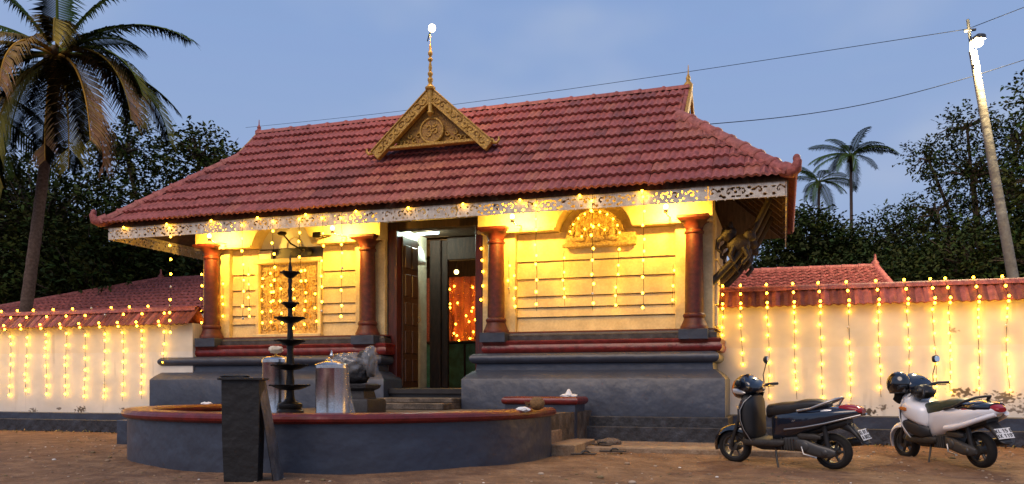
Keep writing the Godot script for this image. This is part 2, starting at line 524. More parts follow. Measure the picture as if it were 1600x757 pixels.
func temple_roof(t: Node3D) -> void:
	# boarding under the tiles
	var b := MB.new()
	var e0 := Vector3(EAVE_X0 + 0.06, EAVE_Y - 0.035, -EAVE_D - 0.05); var e1 := Vector3(EAVE_X1 - 0.06, EAVE_Y - 0.035, -EAVE_D - 0.05)
	var ez := -16.25
	var e2 := Vector3(e1.x, e1.y, ez); var e3 := Vector3(e0.x, e0.y, ez)
	var ry := EAVE_Y + SLOPE * SA - 0.03
	var rz := -EAVE_D - SLOPE * CA
	var r0 := Vector3(-9.53, ry, rz); var r1 := Vector3(-1.54, ry, rz)
	var hy := EAVE_Y + 1.64 / CA * SA - 0.03
	var h1f := Vector3(-1.54, hy, -EAVE_D - 1.64); var h1b := Vector3(-1.54, hy, ez + 1.6)
	var h0f := Vector3(-9.53, hy, -EAVE_D - 1.64); var h0b := Vector3(-9.53, hy, ez + 1.6)
	b.quad(e0, e1, h1f, h0f); b.quad(h0f, h1f, r1, r0)
	b.quad(e2, e3, h0b, h1b); b.quad(h1b, h0b, r0, r1)
	b.quad(e1, e2, h1b, h1f); b.quad(e3, e0, h0f, h0b)
	b.tri(h1f, h1b, r1); b.tri(h0b, h0f, r0)
	var roof := obj(b, "roof", M.rafter, t)
	roof.set_meta("label", "red clay tiled hipped roof with small gablets")
	# front slope tiles
	var w := 0.2094; var gauge := 0.314
	var base := tile_mesh(w, 0.37, 0.06, 0.027, 2.0, 10, 0.036)
	var shared := base.mesh()
	var up := Vector3(0, SA, -CA); var nn := Vector3(0, CA, SA)
	var cand := []
	for r in 10:
		var s := r * gauge
		for c in 54:
			var x := EAVE_X0 + c * w
			var lo := roof_limits(s); 
			if x + w < lo.x + 0.02 or x > lo.y - 0.02: continue
			var at := Vector3(x, EAVE_Y, -EAVE_D) + up * s + nn * 0.01
			cand.append([at.length(), at, s, x])
	cand.sort_custom(func(p, q): return p[0] < q[0])
	var rest := MB.new()
	var worn := noise(0.55, 91, 3)
	var i := 0
	for k in cand:
		var at: Vector3 = k[1]
		var wear := worn.get_noise_3dv(at)
		var slip := 0.035 if rng.randf() < 0.03 else 0.0
		var jit := -up * slip + Vector3(rng.randf_range(-0.003, 0.003), rng.randf_range(-0.003, 0.004), 0)
		var bs := Basis(Vector3.RIGHT, nn, -up) * Basis(Vector3(0, 1, 0), rng.randf_range(-0.02, 0.02)) * Basis(Vector3(1, 0, 0), rng.randf_range(-0.014, 0.022))
		var x := Transform3D(bs, at + jit)
		var lo := roof_limits(k[2]); var hi := roof_limits(k[2] + 0.36)
		var edge: bool = k[3] < hi.x + 0.01 or k[3] + w > hi.y - 0.01
		var lim := func(p: Vector3) -> Vector3:
			var s := (p.y - EAVE_Y) / SA
			var q := roof_limits(s)
			return Vector3(clampf(p.x, q.x, q.y), p.y, p.z)
		if i < 300:
			var o: MeshInstance3D
			if edge: o = obj(clip_x(base, x, lim), "tile", M["tile%d" % rng.randi_range(0, 3)], roof)
			else:
				o = inst(shared, "tile", M["tile%d" % (4 if wear > 0.42 or rng.randf() < 0.04 else [0, 0, 1, 1, 2, 3, 5][rng.randi_range(0, 6)])], roof)
				o.transform = x
		else:
			var q := clip_x(base, x, lim)
			rest.v.append_array(q.v); rest.n.append_array(transform_normals(base.n, bs)); rest.uv.append_array(q.uv)
			var tone: Color = Color(0.68, 0.70, 0.72) if wear > 0.42 else [Color(1, 1, 1), Color(0.92, 0.91, 0.94), Color(1.08, 1.14, 1.06), Color(1.0, 1.15, 1.12)][rng.randi_range(0, 3)]
			for u in q.v.size(): rest.col.push_back(tone)
		i += 1
	obj(rest, "tile_field", M.tile_mixed, roof).set_meta("kind", "stuff")
	# the two hip ends and the rear slope
	var side := MB.new()
	for sgn in [-1.0, 1.0]:
		var up2 := Vector3(-sgn * CA, SA, 0); var n2 := Vector3(sgn * SA, CA, 0)
		var bs2 := Basis(Vector3(0, 0, -sgn), n2, -up2)
		for r in 7:
			var s := r * gauge
			var k2 := s * CA
			var z0 := -EAVE_D - k2; var z1 := ez + k2
			var c := int((z0 - z1) / w)
			for j in c + 1:
				var zz := (z0 - j * w) if sgn > 0 else (z1 + j * w)
				var at := Vector3((EAVE_X1 if sgn > 0 else EAVE_X0) - sgn * k2, EAVE_Y + s * SA, zz)
				var lim2 := func(p: Vector3) -> Vector3:
					var kk := (p.y - EAVE_Y) / SA * CA
					return Vector3(p.x, p.y, clampf(p.z, ez + kk, -EAVE_D - kk))
				var q := clip_x(base, Transform3D(bs2, at), lim2)
				side.v.append_array(q.v); side.n.append_array(transform_normals(base.n, bs2)); side.uv.append_array(q.uv); side.col.append_array(q.col)
	obj(side, "hip_tile_field", M.tile0, roof).set_meta("kind", "stuff")
	b = MB.new()
	for r in 10:
		var y0 := EAVE_Y + r * gauge * SA; var zb := ez + r * gauge * CA
		var k3 := minf(r * gauge * CA, 1.6)
		b.quad(Vector3(EAVE_X1 - k3, y0 + 0.04, zb - 0.02), Vector3(EAVE_X0 + k3, y0 + 0.04, zb - 0.02), Vector3(EAVE_X0 + k3, y0 + gauge * SA, zb + gauge * CA), Vector3(EAVE_X1 - k3, y0 + gauge * SA, zb + gauge * CA))
	obj(b, "rear_slope", M.tile1, roof)
	# ridge and hip tiles: half round, each butted over the next
	var cap := func(a: Vector3, c: Vector3, cnt: int, rad: float) -> void:
		for q in cnt:
			var p0 := a.lerp(c, float(q) / cnt); var p1 := a.lerp(c, (q + 1.0) / cnt)
			var d := (p1 - p0).normalized()
			var sd := d.cross(Vector3.UP).normalized(); var u := sd.cross(d)
			var m := MB.new()
			var rows := []
			for e in [[0.0, 1.0], [0.06, 1.14], [0.13, 1.14], [0.16, 1.0], [1.02, 0.94]]:
				var ring := PackedVector3Array()
				for f in 9:
					var an := PI * f / 8.0
					ring.push_back(p0.lerp(p1, e[0]) + (sd * cos(an) * rad * 1.15 + u * sin(an) * rad) * e[1] + u * rng.randf_range(-0.001, 0.001))
				rows.append(ring)
			m.sheet(rows)
			m.fan(rows[0], false)
			obj(m, "ridge_tile", M["tile%d" % rng.randi_range(0, 3)], roof)
	var off := Vector3(0, 0.02, 0)
	var rt := Vector3(0, 0.03, 0)
	cap.call(Vector3(-1.45, ry, rz) + rt, Vector3(-9.62, ry, rz) + rt, 21, 0.085)
	cap.call(Vector3(EAVE_X1 - 0.03, EAVE_Y + 0.03, -EAVE_D - 0.03), h1f + off, 8, 0.105)
	cap.call(Vector3(EAVE_X0 + 0.03, EAVE_Y + 0.03, -EAVE_D - 0.03), h0f + off, 8, 0.105)
	cap.call(h1f + off, Vector3(-1.50, ry, rz) + off, 3, 0.06)
	cap.call(h0f + off, Vector3(-9.57, ry, rz) + off, 3, 0.06)
	# upturned hip ends and ridge spikes
	for q in [[Vector3(EAVE_X1 - 0.01, EAVE_Y + 0.02, -EAVE_D + 0.01), 1.0], [Vector3(EAVE_X0 + 0.01, EAVE_Y + 0.02, -EAVE_D + 0.01), -1.0]]:
		var m := MB.new()
		var dd := Vector3(q[1] * 0.7, 0, 0.7)
		m.tube([q[0] - dd * 0.14 + Vector3(0, 0.1, 0), q[0] + Vector3(0, 0.05, 0), q[0] + dd * 0.06 + Vector3(0, 0.07, 0), q[0] + dd * 0.09 + Vector3(0, 0.17, 0), q[0] + dd * 0.07 + Vector3(0, 0.21, 0)], 0.11, 0.035, 10)
		m.ball(q[0] + dd * 0.07 + Vector3(0, 0.2, 0), Vector3(0.05, 0.06, 0.05), 10, 6)
		obj(m, "hip_end", M.tile1, roof)
	for q in [[Vector3(-9.6, ry + 0.06, rz), M.tile1, 0.8], [Vector3(-1.48, ry + 0.06, rz), M.gold, 1.15]]:
		var m := MB.new()
		m.lathe(q[0], [Vector2(0.07, -0.06), Vector2(0.075, 0.05 * q[2]), Vector2(0.03, 0.1 * q[2]), Vector2(0.04, 0.14 * q[2]), Vector2(0.012, 0.2 * q[2]), Vector2(0.006, 0.32 * q[2]), Vector2(0, 0.33 * q[2])], 10)
		obj(m, "ridge_spike", q[1], roof)
	# gablet boards
	for q in [[-1.44, 1.0], [-9.63, -1.0]]:
		var m := MB.new()
		for sg in [-1.0, 1.0]:
			var p := Vector3(q[0], ry + 0.0, rz); var f := Vector3(q[0], hy - 0.02, rz + sg * 0.72)
			var dv := (f - p).normalized()
			m.xbox(Transform3D(Basis(Vector3(1, 0, 0), dv, Vector3(1, 0, 0).cross(dv)), (p + f) * 0.5), Vector3(0.05, (f - p).length(), 0.12), 0.008)
		obj(m, "gablet_board", M.gold, roof)

func transform_normals(a: PackedVector3Array, bs: Basis) -> PackedVector3Array:
	var o := PackedVector3Array()
	for p in a: o.push_back(bs * p)
	return o

# pierced scroll pattern of the eaves board; u runs along the board, v from 0 (bottom) to 1 (top)
func pierced(u: float, v: float) -> bool:
	var seg := floorf(u / 0.86)
	var p := Vector2(fposmod(u, 0.86) - 0.43, (v - 0.5) * 0.19)
	p.x = absf(p.x)
	if p.x > 0.405: return false
	if absf(p.y) > 0.072: return false
	if p.length() < 0.022: return true
	for c in [Vector2(0.085, 0.0), Vector2(0.30, 0.005)]:
		var d: Vector2 = p - c
		var r := d.length(); var a := d.angle()
		if absf(r - (0.028 + 0.009 * a)) < 0.0095 and r < 0.06 and absf(a) < 2.8: return true
		if r < 0.011: return true
	for c in [Vector2(0.175, 0.045), Vector2(0.195, -0.035), Vector2(0.225, 0.02), Vector2(0.15, -0.055), Vector2(0.375, 0.04), Vector2(0.37, -0.045), Vector2(0.03, 0.05), Vector2(0.035, -0.05)]:
		var d: Vector2 = p - c
		d.x *= 1.0 + 0.5 * sin(seg)
		if d.length() < 0.0155: return true
	return false

func fret_board(length: float, x: Transform3D, seed_u: float) -> MB:
	var b := MB.new()
	var cell := 0.0125
	var rows := 17
	var cols := int(length / cell)
	var th := 0.018
	var solid := []
	for i in cols:
		var r := PackedByteArray()
		for j in rows:
			var u := (i + 0.5) * cell + seed_u
			var low := 0.9 + 1.1 * absf(sin(u * PI / 0.11))
			r.push_back(0 if (j < int(low) or pierced(u, (j + 0.5) / rows)) else 1)
		solid.append(r)
	for j in rows:
		var i := 0
		while i < cols:
			if solid[i][j] == 0: i += 1; continue
			var k := i
			while k < cols and solid[k][j] == 1: k += 1
			var a := Vector3(i * cell, j * cell, 0); var c := Vector3(k * cell, j * cell, 0); var up := Vector3(0, cell, 0); var bk := Vector3(0, 0, -th)
			b.quad(x * a, x * c, x * (c + up), x * (a + up))
			b.quad(x * (c + bk), x * (a + bk), x * (a + up + bk), x * (c + up + bk))
			b.quad(x * (a + bk), x * a, x * (a + up), x * (a + up + bk))
			b.quad(x * c, x * (c + bk), x * (c + up + bk), x * (c + up))
			i = k
	for i in cols:
		for j in rows:
			if solid[i][j] == 0: continue
			var a := Vector3(i * cell, j * cell, 0); var c := Vector3((i + 1) * cell, j * cell, 0); var up := Vector3(0, cell, 0); var bk := Vector3(0, 0, -th)
			if j == 0 or solid[i][j - 1] == 0: b.quad(x * (a + bk), x * (c + bk), x * c, x * a)
			if j == rows - 1 or solid[i][j + 1] == 0: b.quad(x * (a + up), x * (c + up), x * (c + up + bk), x * (a + up + bk))
	return b

func temple() -> void:
	var t := thing("temple_gatehouse", "temple gatehouse with red tiled hip roof, cream walls and grey moulded plinth", "building", Vector3.ZERO)
	# --- plinth blocks either side of the steps
	for q in [[-4.85, -0.80], [-10.86, -6.21]]:
		var x0: float = q[0]; var x1: float = q[1]
		var z0 := -16.0 if q[0] > -6.0 else -13.15
		var plinth := Node3D.new()
		plinth.name = "plinth"
		t.add_child(plinth, true)
		var b := MB.new()
		var s := 0.1 if q[0] > -6.0 else 0.0
		b.rloft(x0 + 0.02, x1 + s, z0, -12.2, [Vector2(0, -0.1), Vector2(0, 0.26), Vector2(-0.012, 0.272)])
		obj(b, "footing", M.slate_worn, plinth)
		b = MB.new()
		b.rloft(x0 + 0.01, x1 + s * 0.5, z0, -12.32, [Vector2(0, 0.272), Vector2(0, 0.405), Vector2(-0.012, 0.417)])
		obj(b, "ledge", M.slate_worn, plinth)
		b = MB.new()
		b.rloft(x0, x1, z0, -12.45, [Vector2(0, 0.417), Vector2(0, 0.965), Vector2(-0.008, 0.977), Vector2(-0.06, 1.035), Vector2(-0.13, 1.09), Vector2(-0.18, 1.115), Vector2(-0.19, 1.21)])
		obj(b, "dado", M.slate, plinth)
		b = MB.new()
		var pr := []
		for i in 11:
			var a := -PI / 2 + PI * i / 10.0
			pr.append(Vector2(-0.19 + 0.10 * cos(a), 1.295 + 0.083 * sin(a)))
		b.rloft(x0, x1, z0, -12.45, pr)
		obj(b, "roll_moulding", M.slate, plinth)
		b = MB.new()
		b.rloft(x0 + 0.32, x1 - 0.12, z0, -12.72, [Vector2(-0.02, 1.378), Vector2(0.03, 1.385), Vector2(0.055, 1.42), Vector2(0.06, 1.46), Vector2(0.035, 1.51), Vector2(0.05, 1.54), Vector2(0.05, 1.565), Vector2(0.0, 1.58)])
		obj(b, "red_band", M.red, plinth)
		b = MB.new()
		b.rloft(x0 + 0.3, x1 - 0.14, z0, -12.78, [Vector2(0, 1.58), Vector2(0, 1.66), Vector2(-0.04, 1.672), Vector2(-0.05, 1.70)])
		obj(b, "wall_foot", M.band, plinth)
		b = MB.new()
		b.rloft(x0 + 0.3, x1 - 0.14, z0, -12.86, [Vector2(0, 1.70), Vector2(0, 1.715), Vector2(-0.03, 1.73)])
		obj(b, "red_fillet", M.oxide, plinth)
	# --- columns
	for cx in [-1.27, -4.39, -6.68, -9.80]:
		var c := Node3D.new()
		c.name = "column"
		t.add_child(c, true)
		c.position = Vector3(cx, 0, -12.8)
		var b := MB.new()
		b.rloft(-0.21, 0.21, -0.2, 0.2, [Vector2(0, 1.56), Vector2(0, 1.70), Vector2(-0.008, 1.708)])
		obj(b, "pedestal", M.slate, c)
		b = MB.new()
		b.lathe(Vector3.ZERO, [Vector2(0.205, 1.708), Vector2(0.205, 1.75), Vector2(0.19, 1.77), Vector2(0.165, 1.83), Vector2(0.15, 1.87), Vector2(0.16, 1.89), Vector2(0.168, 1.91), Vector2(0.16, 1.935), Vector2(0.142, 1.95)], 24)
		obj(b, "base", M.oxide, c)
		b = MB.new()
		b.lathe(Vector3.ZERO, [Vector2(0.138, 1.95), Vector2(0.136, 2.4), Vector2(0.125, 3.12), Vector2(0.14, 3.13), Vector2(0.148, 3.15), Vector2(0.14, 3.17), Vector2(0.125, 3.18), Vector2(0.125, 3.2)], 24)
		obj(b, "shaft", M.oxide, c)
		b = MB.new()
		b.lathe(Vector3.ZERO, [Vector2(0.13, 3.2), Vector2(0.135, 3.23), Vector2(0.16, 3.27), Vector2(0.2, 3.30), Vector2(0.215, 3.31)], 24)
		b.rloft(-0.225, 0.225, -0.225, 0.225, [Vector2(-0.03, 3.31), Vector2(0, 3.335), Vector2(0.01, 3.345), Vector2(0.01, 3.375), Vector2(0, 3.385)])
		obj(b, "capital", M.oxide, c)
	# --- walls
	bay(t, -4.68, -1.0, false)
	bay(t, -10.1, -6.42, true)
	var b := MB.new()   # side and rear walls, and the wall head
	b.box(Vector3(-1.06, 2.62, -14.6), Vector3(0.12, 1.9, 3.0), 0.01)
	b.box(Vector3(-10.04, 2.62, -14.6), Vector3(0.12, 1.9, 3.0), 0.01)
	b.box(Vector3(-2.95, 2.62, -16.06), Vector3(3.7, 1.9, 0.12), 0.01)
	b.box(Vector3(-8.55, 2.62, -16.06), Vector3(3.0, 1.9, 0.12), 0.01)
	obj(b, "side_wall", M.pale, t)
	for k in 4:   # grooves of the end wall stand proud as courses
		b = MB.new()
		b.box(Vector3(-0.985, 1.93 + k * 0.34, -14.5), Vector3(0.05, 0.31, 2.6), 0.012)
		obj(b, "wall_course", M.pale, t)
	# --- eaves: fretted boards, gutter board, rafters, ceiling
	var fr := Node3D.new()
	fr.name = "eaves_board"
	t.add_child(fr)
	var x := EAVE_X0 + 0.15
	var ends := [-10.06, -6.33, -4.62, -0.97, EAVE_X1 - 0.09]
	for q in ends:
		obj(fret_board(q - x - 0.01, Transform3D(Basis(), Vector3(x, 3.36, -EAVE_D - 0.07)), x * 1.7), "fretted_panel", M.fret, fr)
		x = q
	obj(fret_board(4.4, Transform3D(Basis(Vector3.UP, PI / 2), Vector3(EAVE_X1 - 0.08, 3.36, -EAVE_D - 0.1)), 0.3), "fretted_panel", M.fret, fr)
	obj(fret_board(4.4, Transform3D(Basis(Vector3.UP, -PI / 2), Vector3(EAVE_X0 + 0.14, 3.36, -EAVE_D - 4.5)), 0.3), "fretted_panel", M.fret, fr)
	var rf := Node3D.new()
	rf.name = "rafters"
	t.add_child(rf)
	x = EAVE_X0 + 0.4
	while x < EAVE_X1 - 0.2:
		var m := MB.new()
		var run := clampf(minf(x - EAVE_X0, EAVE_X1 - x) - 0.3, 0.1, 1.25)
		var a := Vector3(x, EAVE_Y - 0.12, -EAVE_D - 0.12); var c := a + Vector3(0, run * 0.885, -run)
		var d := (c - a).normalized()
		m.xbox(Transform3D(Basis(Vector3.RIGHT, d.cross(Vector3.RIGHT), -d), (a + c) * 0.5), Vector3(0.06, 0.09, (c - a).length()), 0.006)
		obj(m, "rafter", M.rafter, rf)
		x += 0.52
	var zz := -EAVE_D - 0.5
	while zz > -15.8:
		var m := MB.new()
		var run := clampf(-EAVE_D - zz - 0.3, 0.1, 1.08)
		var a := Vector3(EAVE_X1 - 0.12, EAVE_Y - 0.12, zz); var c := a + Vector3(-run, run * 0.885, 0)
		var d := (c - a).normalized()
		m.xbox(Transform3D(Basis(Vector3(0, 0, 1), Vector3(0, 0, 1).cross(d).normalized(), d), (a + c) * 0.5), Vector3(0.06, 0.09, (c - a).length()), 0.006)
		obj(m, "rafter", M.rafter, rf)
		zz -= 0.5
	b = MB.new()
	b.box(Vector3(-5.53, 4.42, -14.0), Vector3(8.8, 0.06, 2.6), 0.01)
	obj(b, "ceiling", M.pale, t)
	# --- carved struts under the right-hand eaves
	var wob := noise(0.03, 12, 3)
	for q in [[-13.0, 0.0], [-13.75, 0.1], [-14.5, -0.1]]:
		var st := Node3D.new()
		st.name = "carved_bracket"
		t.add_child(st, true)
		st.position = Vector3(-0.93, 0.12, q[0])
		st.scale = Vector3(0.86, 1.0, 0.86)
		var m := MB.new()
		m.tube([Vector3(-0.12, 2.3, 0), Vector3(0.27, 2.64, 0), Vector3(0.62, 3.1, 0), Vector3(0.86, 3.52, 0)], 0.06, 0.05, 8)
		obj(m, "strut", M.dark_wood, st)
		m = MB.new()   # a crouching beast carved on the strut
		m.ball(Vector3(0.34, 2.86, 0), Vector3(0.20, 0.13, 0.1), 14, 9, 0.35, wob)
		m.ball(Vector3(0.16, 3.02, 0.02), Vector3(0.13, 0.12, 0.1), 14, 9, 0.4, wob)
		m.tube([Vector3(0.1, 2.98, 0.03), Vector3(0.0, 2.92, 0.05), Vector3(-0.03, 2.8, 0.05), Vector3(0.05, 2.74, 0.05)], 0.05, 0.025, 8)
		m.tube([Vector3(0.42, 2.8, 0.06), Vector3(0.5, 2.66, 0.08), Vector3(0.4, 2.56, 0.08)], 0.05, 0.04, 8)
		m.tube([Vector3(0.26, 2.82, 0.06), Vector3(0.2, 2.68, 0.09), Vector3(0.26, 2.58, 0.09)], 0.05, 0.035, 8)
		m.ball(Vector3(0.2, 3.13, 0.05), Vector3(0.05, 0.06, 0.04), 8, 6, 0.3, wob)
		m.ball(Vector3(0.52, 2.98, 0), Vector3(0.12, 0.1, 0.08), 10, 7, 0.4, wob)
		obj(m, "carving", M.dark_wood, st)
	temple_roof(t)
	gable(t)
	doorway(t)

# a wall bay: pilasters, overlapped courses, projecting head with an arched niche
func bay(t: Node3D, x0: float, x1: float, shrine: bool) -> void:
	var b := MB.new()
	b.box(Vector3((x0 + x1) * 0.5, 2.84, -13.16), Vector3(x1 - x0, 2.26, 0.12), 0.0)
	var wall := obj(b, "bay_wall", M.cream, t)
	for px in [x0 + 0.29, x1 - 0.29]:
		b = MB.new()
		b.box(Vector3(px, 2.52, -13.02), Vector3(0.56, 1.62, 0.16), 0.008)
		obj(b, "pilaster", M.cream, wall)
	var ys := [1.72, 1.965, 2.12, 2.30, 2.58, 2.86, 3.32]
	var l := x0 + 0.575; var r := x1 - 0.575
	var cx := (x0 + x1) * 0.5
	for i in ys.size() - 1:
		var spans := [[l, r]]
		if shrine: spans = [[l, -8.98], [-7.68, r]]
		for q in spans:
			b = MB.new()   # each course leans out at its foot over the one below
			var ya: float = ys[i] + 0.004; var yb: float = ys[i + 1]
			var zf := -13.05; var lean := 0.034
			b.quad(Vector3(q[0], ya, zf + lean), Vector3(q[1], ya, zf + lean), Vector3(q[1], yb - 0.012, zf), Vector3(q[0], yb - 0.012, zf))
			b.quad(Vector3(q[0], yb - 0.012, zf), Vector3(q[1], yb - 0.012, zf), Vector3(q[1], yb, zf - 0.03), Vector3(q[0], yb, zf - 0.03))
			b.quad(Vector3(q[0], ya, zf - 0.04), Vector3(q[1], ya, zf - 0.04), Vector3(q[1], ya, zf + lean), Vector3(q[0], ya, zf + lean))
			b.quad(Vector3(q[0], ya, zf - 0.04), Vector3(q[0], ya, zf + lean), Vector3(q[0], yb - 0.012, zf), Vector3(q[0], yb, zf - 0.04))
			b.quad(Vector3(q[1], ya, zf + lean), Vector3(q[1], ya, zf - 0.04), Vector3(q[1], yb, zf - 0.04), Vector3(q[1], yb - 0.012, zf))
			obj(b, "course", M.cream, wall)
	# wall head, cut to an arch over the niche
	var pts := PackedVector2Array()
	var acx := -2.80 if not shrine else -8.33
	var rad := 0.62; var ay := 3.17
	var top := 3.97
	var low := 3.32
	pts.append(Vector2(x1, low)); pts.append(Vector2(x1, top)); pts.append(Vector2(x0, top)); pts.append(Vector2(x0, low))
	var a0 := asin((low - ay) / rad)
	for i in 17:
		var a := PI - a0 - (PI - 2 * a0) * i / 16.0
		pts.append(Vector2(acx + rad * cos(a), ay + rad * sin(a)))
	pts.reverse()
	b = MB.new()
	b.prism(pts, -12.74, -13.1)
	var head := obj(b, "wall_head", M.cream, t)
	head.set_meta("label", "cream projecting wall head with an arched cut")
	for q in [[x0, acx - rad * cos(a0) - 0.02], [acx + rad * cos(a0) + 0.02, x1]]:
		b = MB.new()   # moulded lip along the foot of the head
		b.rloft(q[0], q[1], -12.76, -12.738, [Vector2(0, low - 0.02), Vector2(0.012, low), Vector2(0.012, low + 0.025), Vector2(0, low + 0.035)])
		obj(b, "lip", M.cream, head)
	if not shrine:
		# carved lunette in the niche
		var lun := Node3D.new()
		lun.name = "carved_lunette"
		lun.set_meta("label", "gilded lunette carved with figures")
		t.add_child(lun)
		b = MB.new()
		var lp := PackedVector2Array()
		var lr := 0.47; var ly := 3.14
		lp.append(Vector2(acx - lr - 0.03, 3.06)); lp.append(Vector2(acx + lr + 0.16, 3.06)); lp.append(Vector2(acx + lr + 0.16, 3.24)); lp.append(Vector2(acx + lr, 3.24))
		for i in 15:
			var a := 0.2 + (PI - 0.2) * i / 14.0
			lp.append(Vector2(acx + lr * cos(a), ly + 0.02 + lr * sin(a)))
		b.prism(lp, -12.93, -13.05)
		obj(b, "slab", M.carved, lun)
		b = MB.new()
		b.box(Vector3(acx + 0.06, 3.065, -12.925), Vector3(1.16, 0.05, 0.09), 0.008)
		obj(b, "sill", M.carved, lun)
		var fn := noise(0.03, 4, 3)
		for i in 3:   # seated figures with haloes
			b = MB.new()
			var fx := acx + (i - 1) * 0.27; var k := 1.15 if i == 1 else 0.85
			b.ball(Vector3(fx, 3.15 + 0.02 * k, -12.925), Vector3(0.12, 0.06, 0.04) * k, 12, 7, 0.2, fn)
			b.ball(Vector3(fx, 3.15 + 0.12 * k, -12.925), Vector3(0.06, 0.09, 0.04) * k, 12, 7, 0.15, fn)
			b.ball(Vector3(fx, 3.15 + 0.24 * k, -12.92), Vector3(0.042, 0.05, 0.04) * k, 10, 7)
			b.ball(Vector3(fx, 3.15 + 0.31 * k, -12.925), Vector3(0.03, 0.04, 0.03) * k, 8, 6)
			b.tube([Vector3(fx - 0.05 * k, 3.15 + 0.18 * k, -12.92), Vector3(fx - 0.12 * k, 3.15 + 0.12 * k, -12.91), Vector3(fx - 0.09 * k, 3.15 + 0.05 * k, -12.9)], 0.018, 0.014, 6)
			b.tube([Vector3(fx + 0.05 * k, 3.15 + 0.18 * k, -12.92), Vector3(fx + 0.12 * k, 3.15 + 0.12 * k, -12.91), Vector3(fx + 0.09 * k, 3.15 + 0.05 * k, -12.9)], 0.018, 0.014, 6)
			var ring := []
			for j in 13: ring.append(Vector3(fx + 0.13 * k * cos(PI * j / 12.0), 3.15 + 0.2 * k + 0.14 * k * sin(PI * j / 12.0), -12.93))
			b.tube(ring, 0.012, 0.012, 6)
			obj(b, "figure", M.carved, lun)
		b = MB.new()   # leaf scrolls round the rim
		for i in 13:
			var a := 0.25 + (PI - 0.5) * i / 12.0
			var c := Vector3(acx + 0.40 * cos(a), ly + 0.02 + 0.40 * sin(a), -12.93)
			b.ball(c, Vector3(0.035, 0.03, 0.03), 8, 6, 0.3, fn)
		obj(b, "rim_scroll", M.carved, lun)
	else:
		# framed relief in the shrine bay, with a dark opening and a pale lunette above
		var sh := Node3D.new()
		sh.name = "relief_panel"
		sh.set_meta("label", "gilded relief panel in a plain frame")
		t.add_child(sh)
		b = MB.new()
		b.box(Vector3(-8.33, 2.40, -13.06), Vector3(1.3, 1.34, 0.06), 0.0)
		obj(b, "field", M.carved, sh)
		b = MB.new()
		for q in [[Vector3(-8.96, 2.40, -13.0), Vector3(0.07, 1.34, 0.1)], [Vector3(-7.70, 2.40, -13.0), Vector3(0.07, 1.34, 0.1)], [Vector3(-8.33, 3.07, -12.99), Vector3(1.36, 0.08, 0.12)], [Vector3(-8.33, 1.75, -12.97), Vector3(1.36, 0.06, 0.16)]]:
			b.box(q[0], q[1], 0.01)
		obj(b, "frame", M.cream, sh)
		var fn := noise(0.03, 8, 3)
		var g := RandomNumberGenerator.new()
		g.seed = 5
		for i in 34:
			b = MB.new()
			var c := Vector3(-8.85 + 0.21 * (i % 6) + g.randf_range(-0.03, 0.03), 1.9 + 0.195 * (i / 6) + g.randf_range(-0.03, 0.03), -13.03)
			var pp := []
			var sg := 1.0 if g.randf() < 0.5 else -1.0
			for j in 12:
				var a := j * 0.62 * sg + g.randf() * 0.1; var ro := 0.012 + 0.0068 * j
				pp.append(c + Vector3(cos(a) * ro, sin(a) * ro, 0.01))
			b.tube(pp, 0.011, 0.017, 6)
			obj(b, "scroll", [M.carved, M.gold, M.carved][i % 3], sh)
		b = MB.new()
		b.box(Vector3(-8.33, 3.2, -13.08), Vector3(1.3, 0.2, 0.03), 0.0)
		obj(b, "dark_band", M.step_stone, sh)
		b = MB.new()
		b.box(Vector3(-8.82, 3.19, -13.03), Vector3(0.26, 0.17, 0.06), 0.01)
		obj(b, "block", M.pale, sh)
		b = MB.new()
		b.ball(Vector3(-8.1, 3.2, -13.02), Vector3(0.22, 0.12, 0.06), 14, 8)
		obj(b, "boss", M.stone, sh)
		b = MB.new()
		var lp := PackedVector2Array()
		for i in 21: lp.append(Vector2(-8.33 + 0.65 * cos(PI * i / 20.0), 3.31 + 0.62 * sin(PI * i / 20.0)))
		b.prism(lp, -13.05, -13.1)
		obj(b, "lunette", M.white, sh)
		b = MB.new()
		var arc := []
		for i in 13: arc.append(Vector3(-8.25 + 0.15 * cos(PI * i / 12.0), 3.31 + 0.18 * sin(PI * i / 12.0), -13.04))
		b.tube(arc, 0.012, 0.012, 6)
		obj(b, "arch_rib", M.pale, sh)

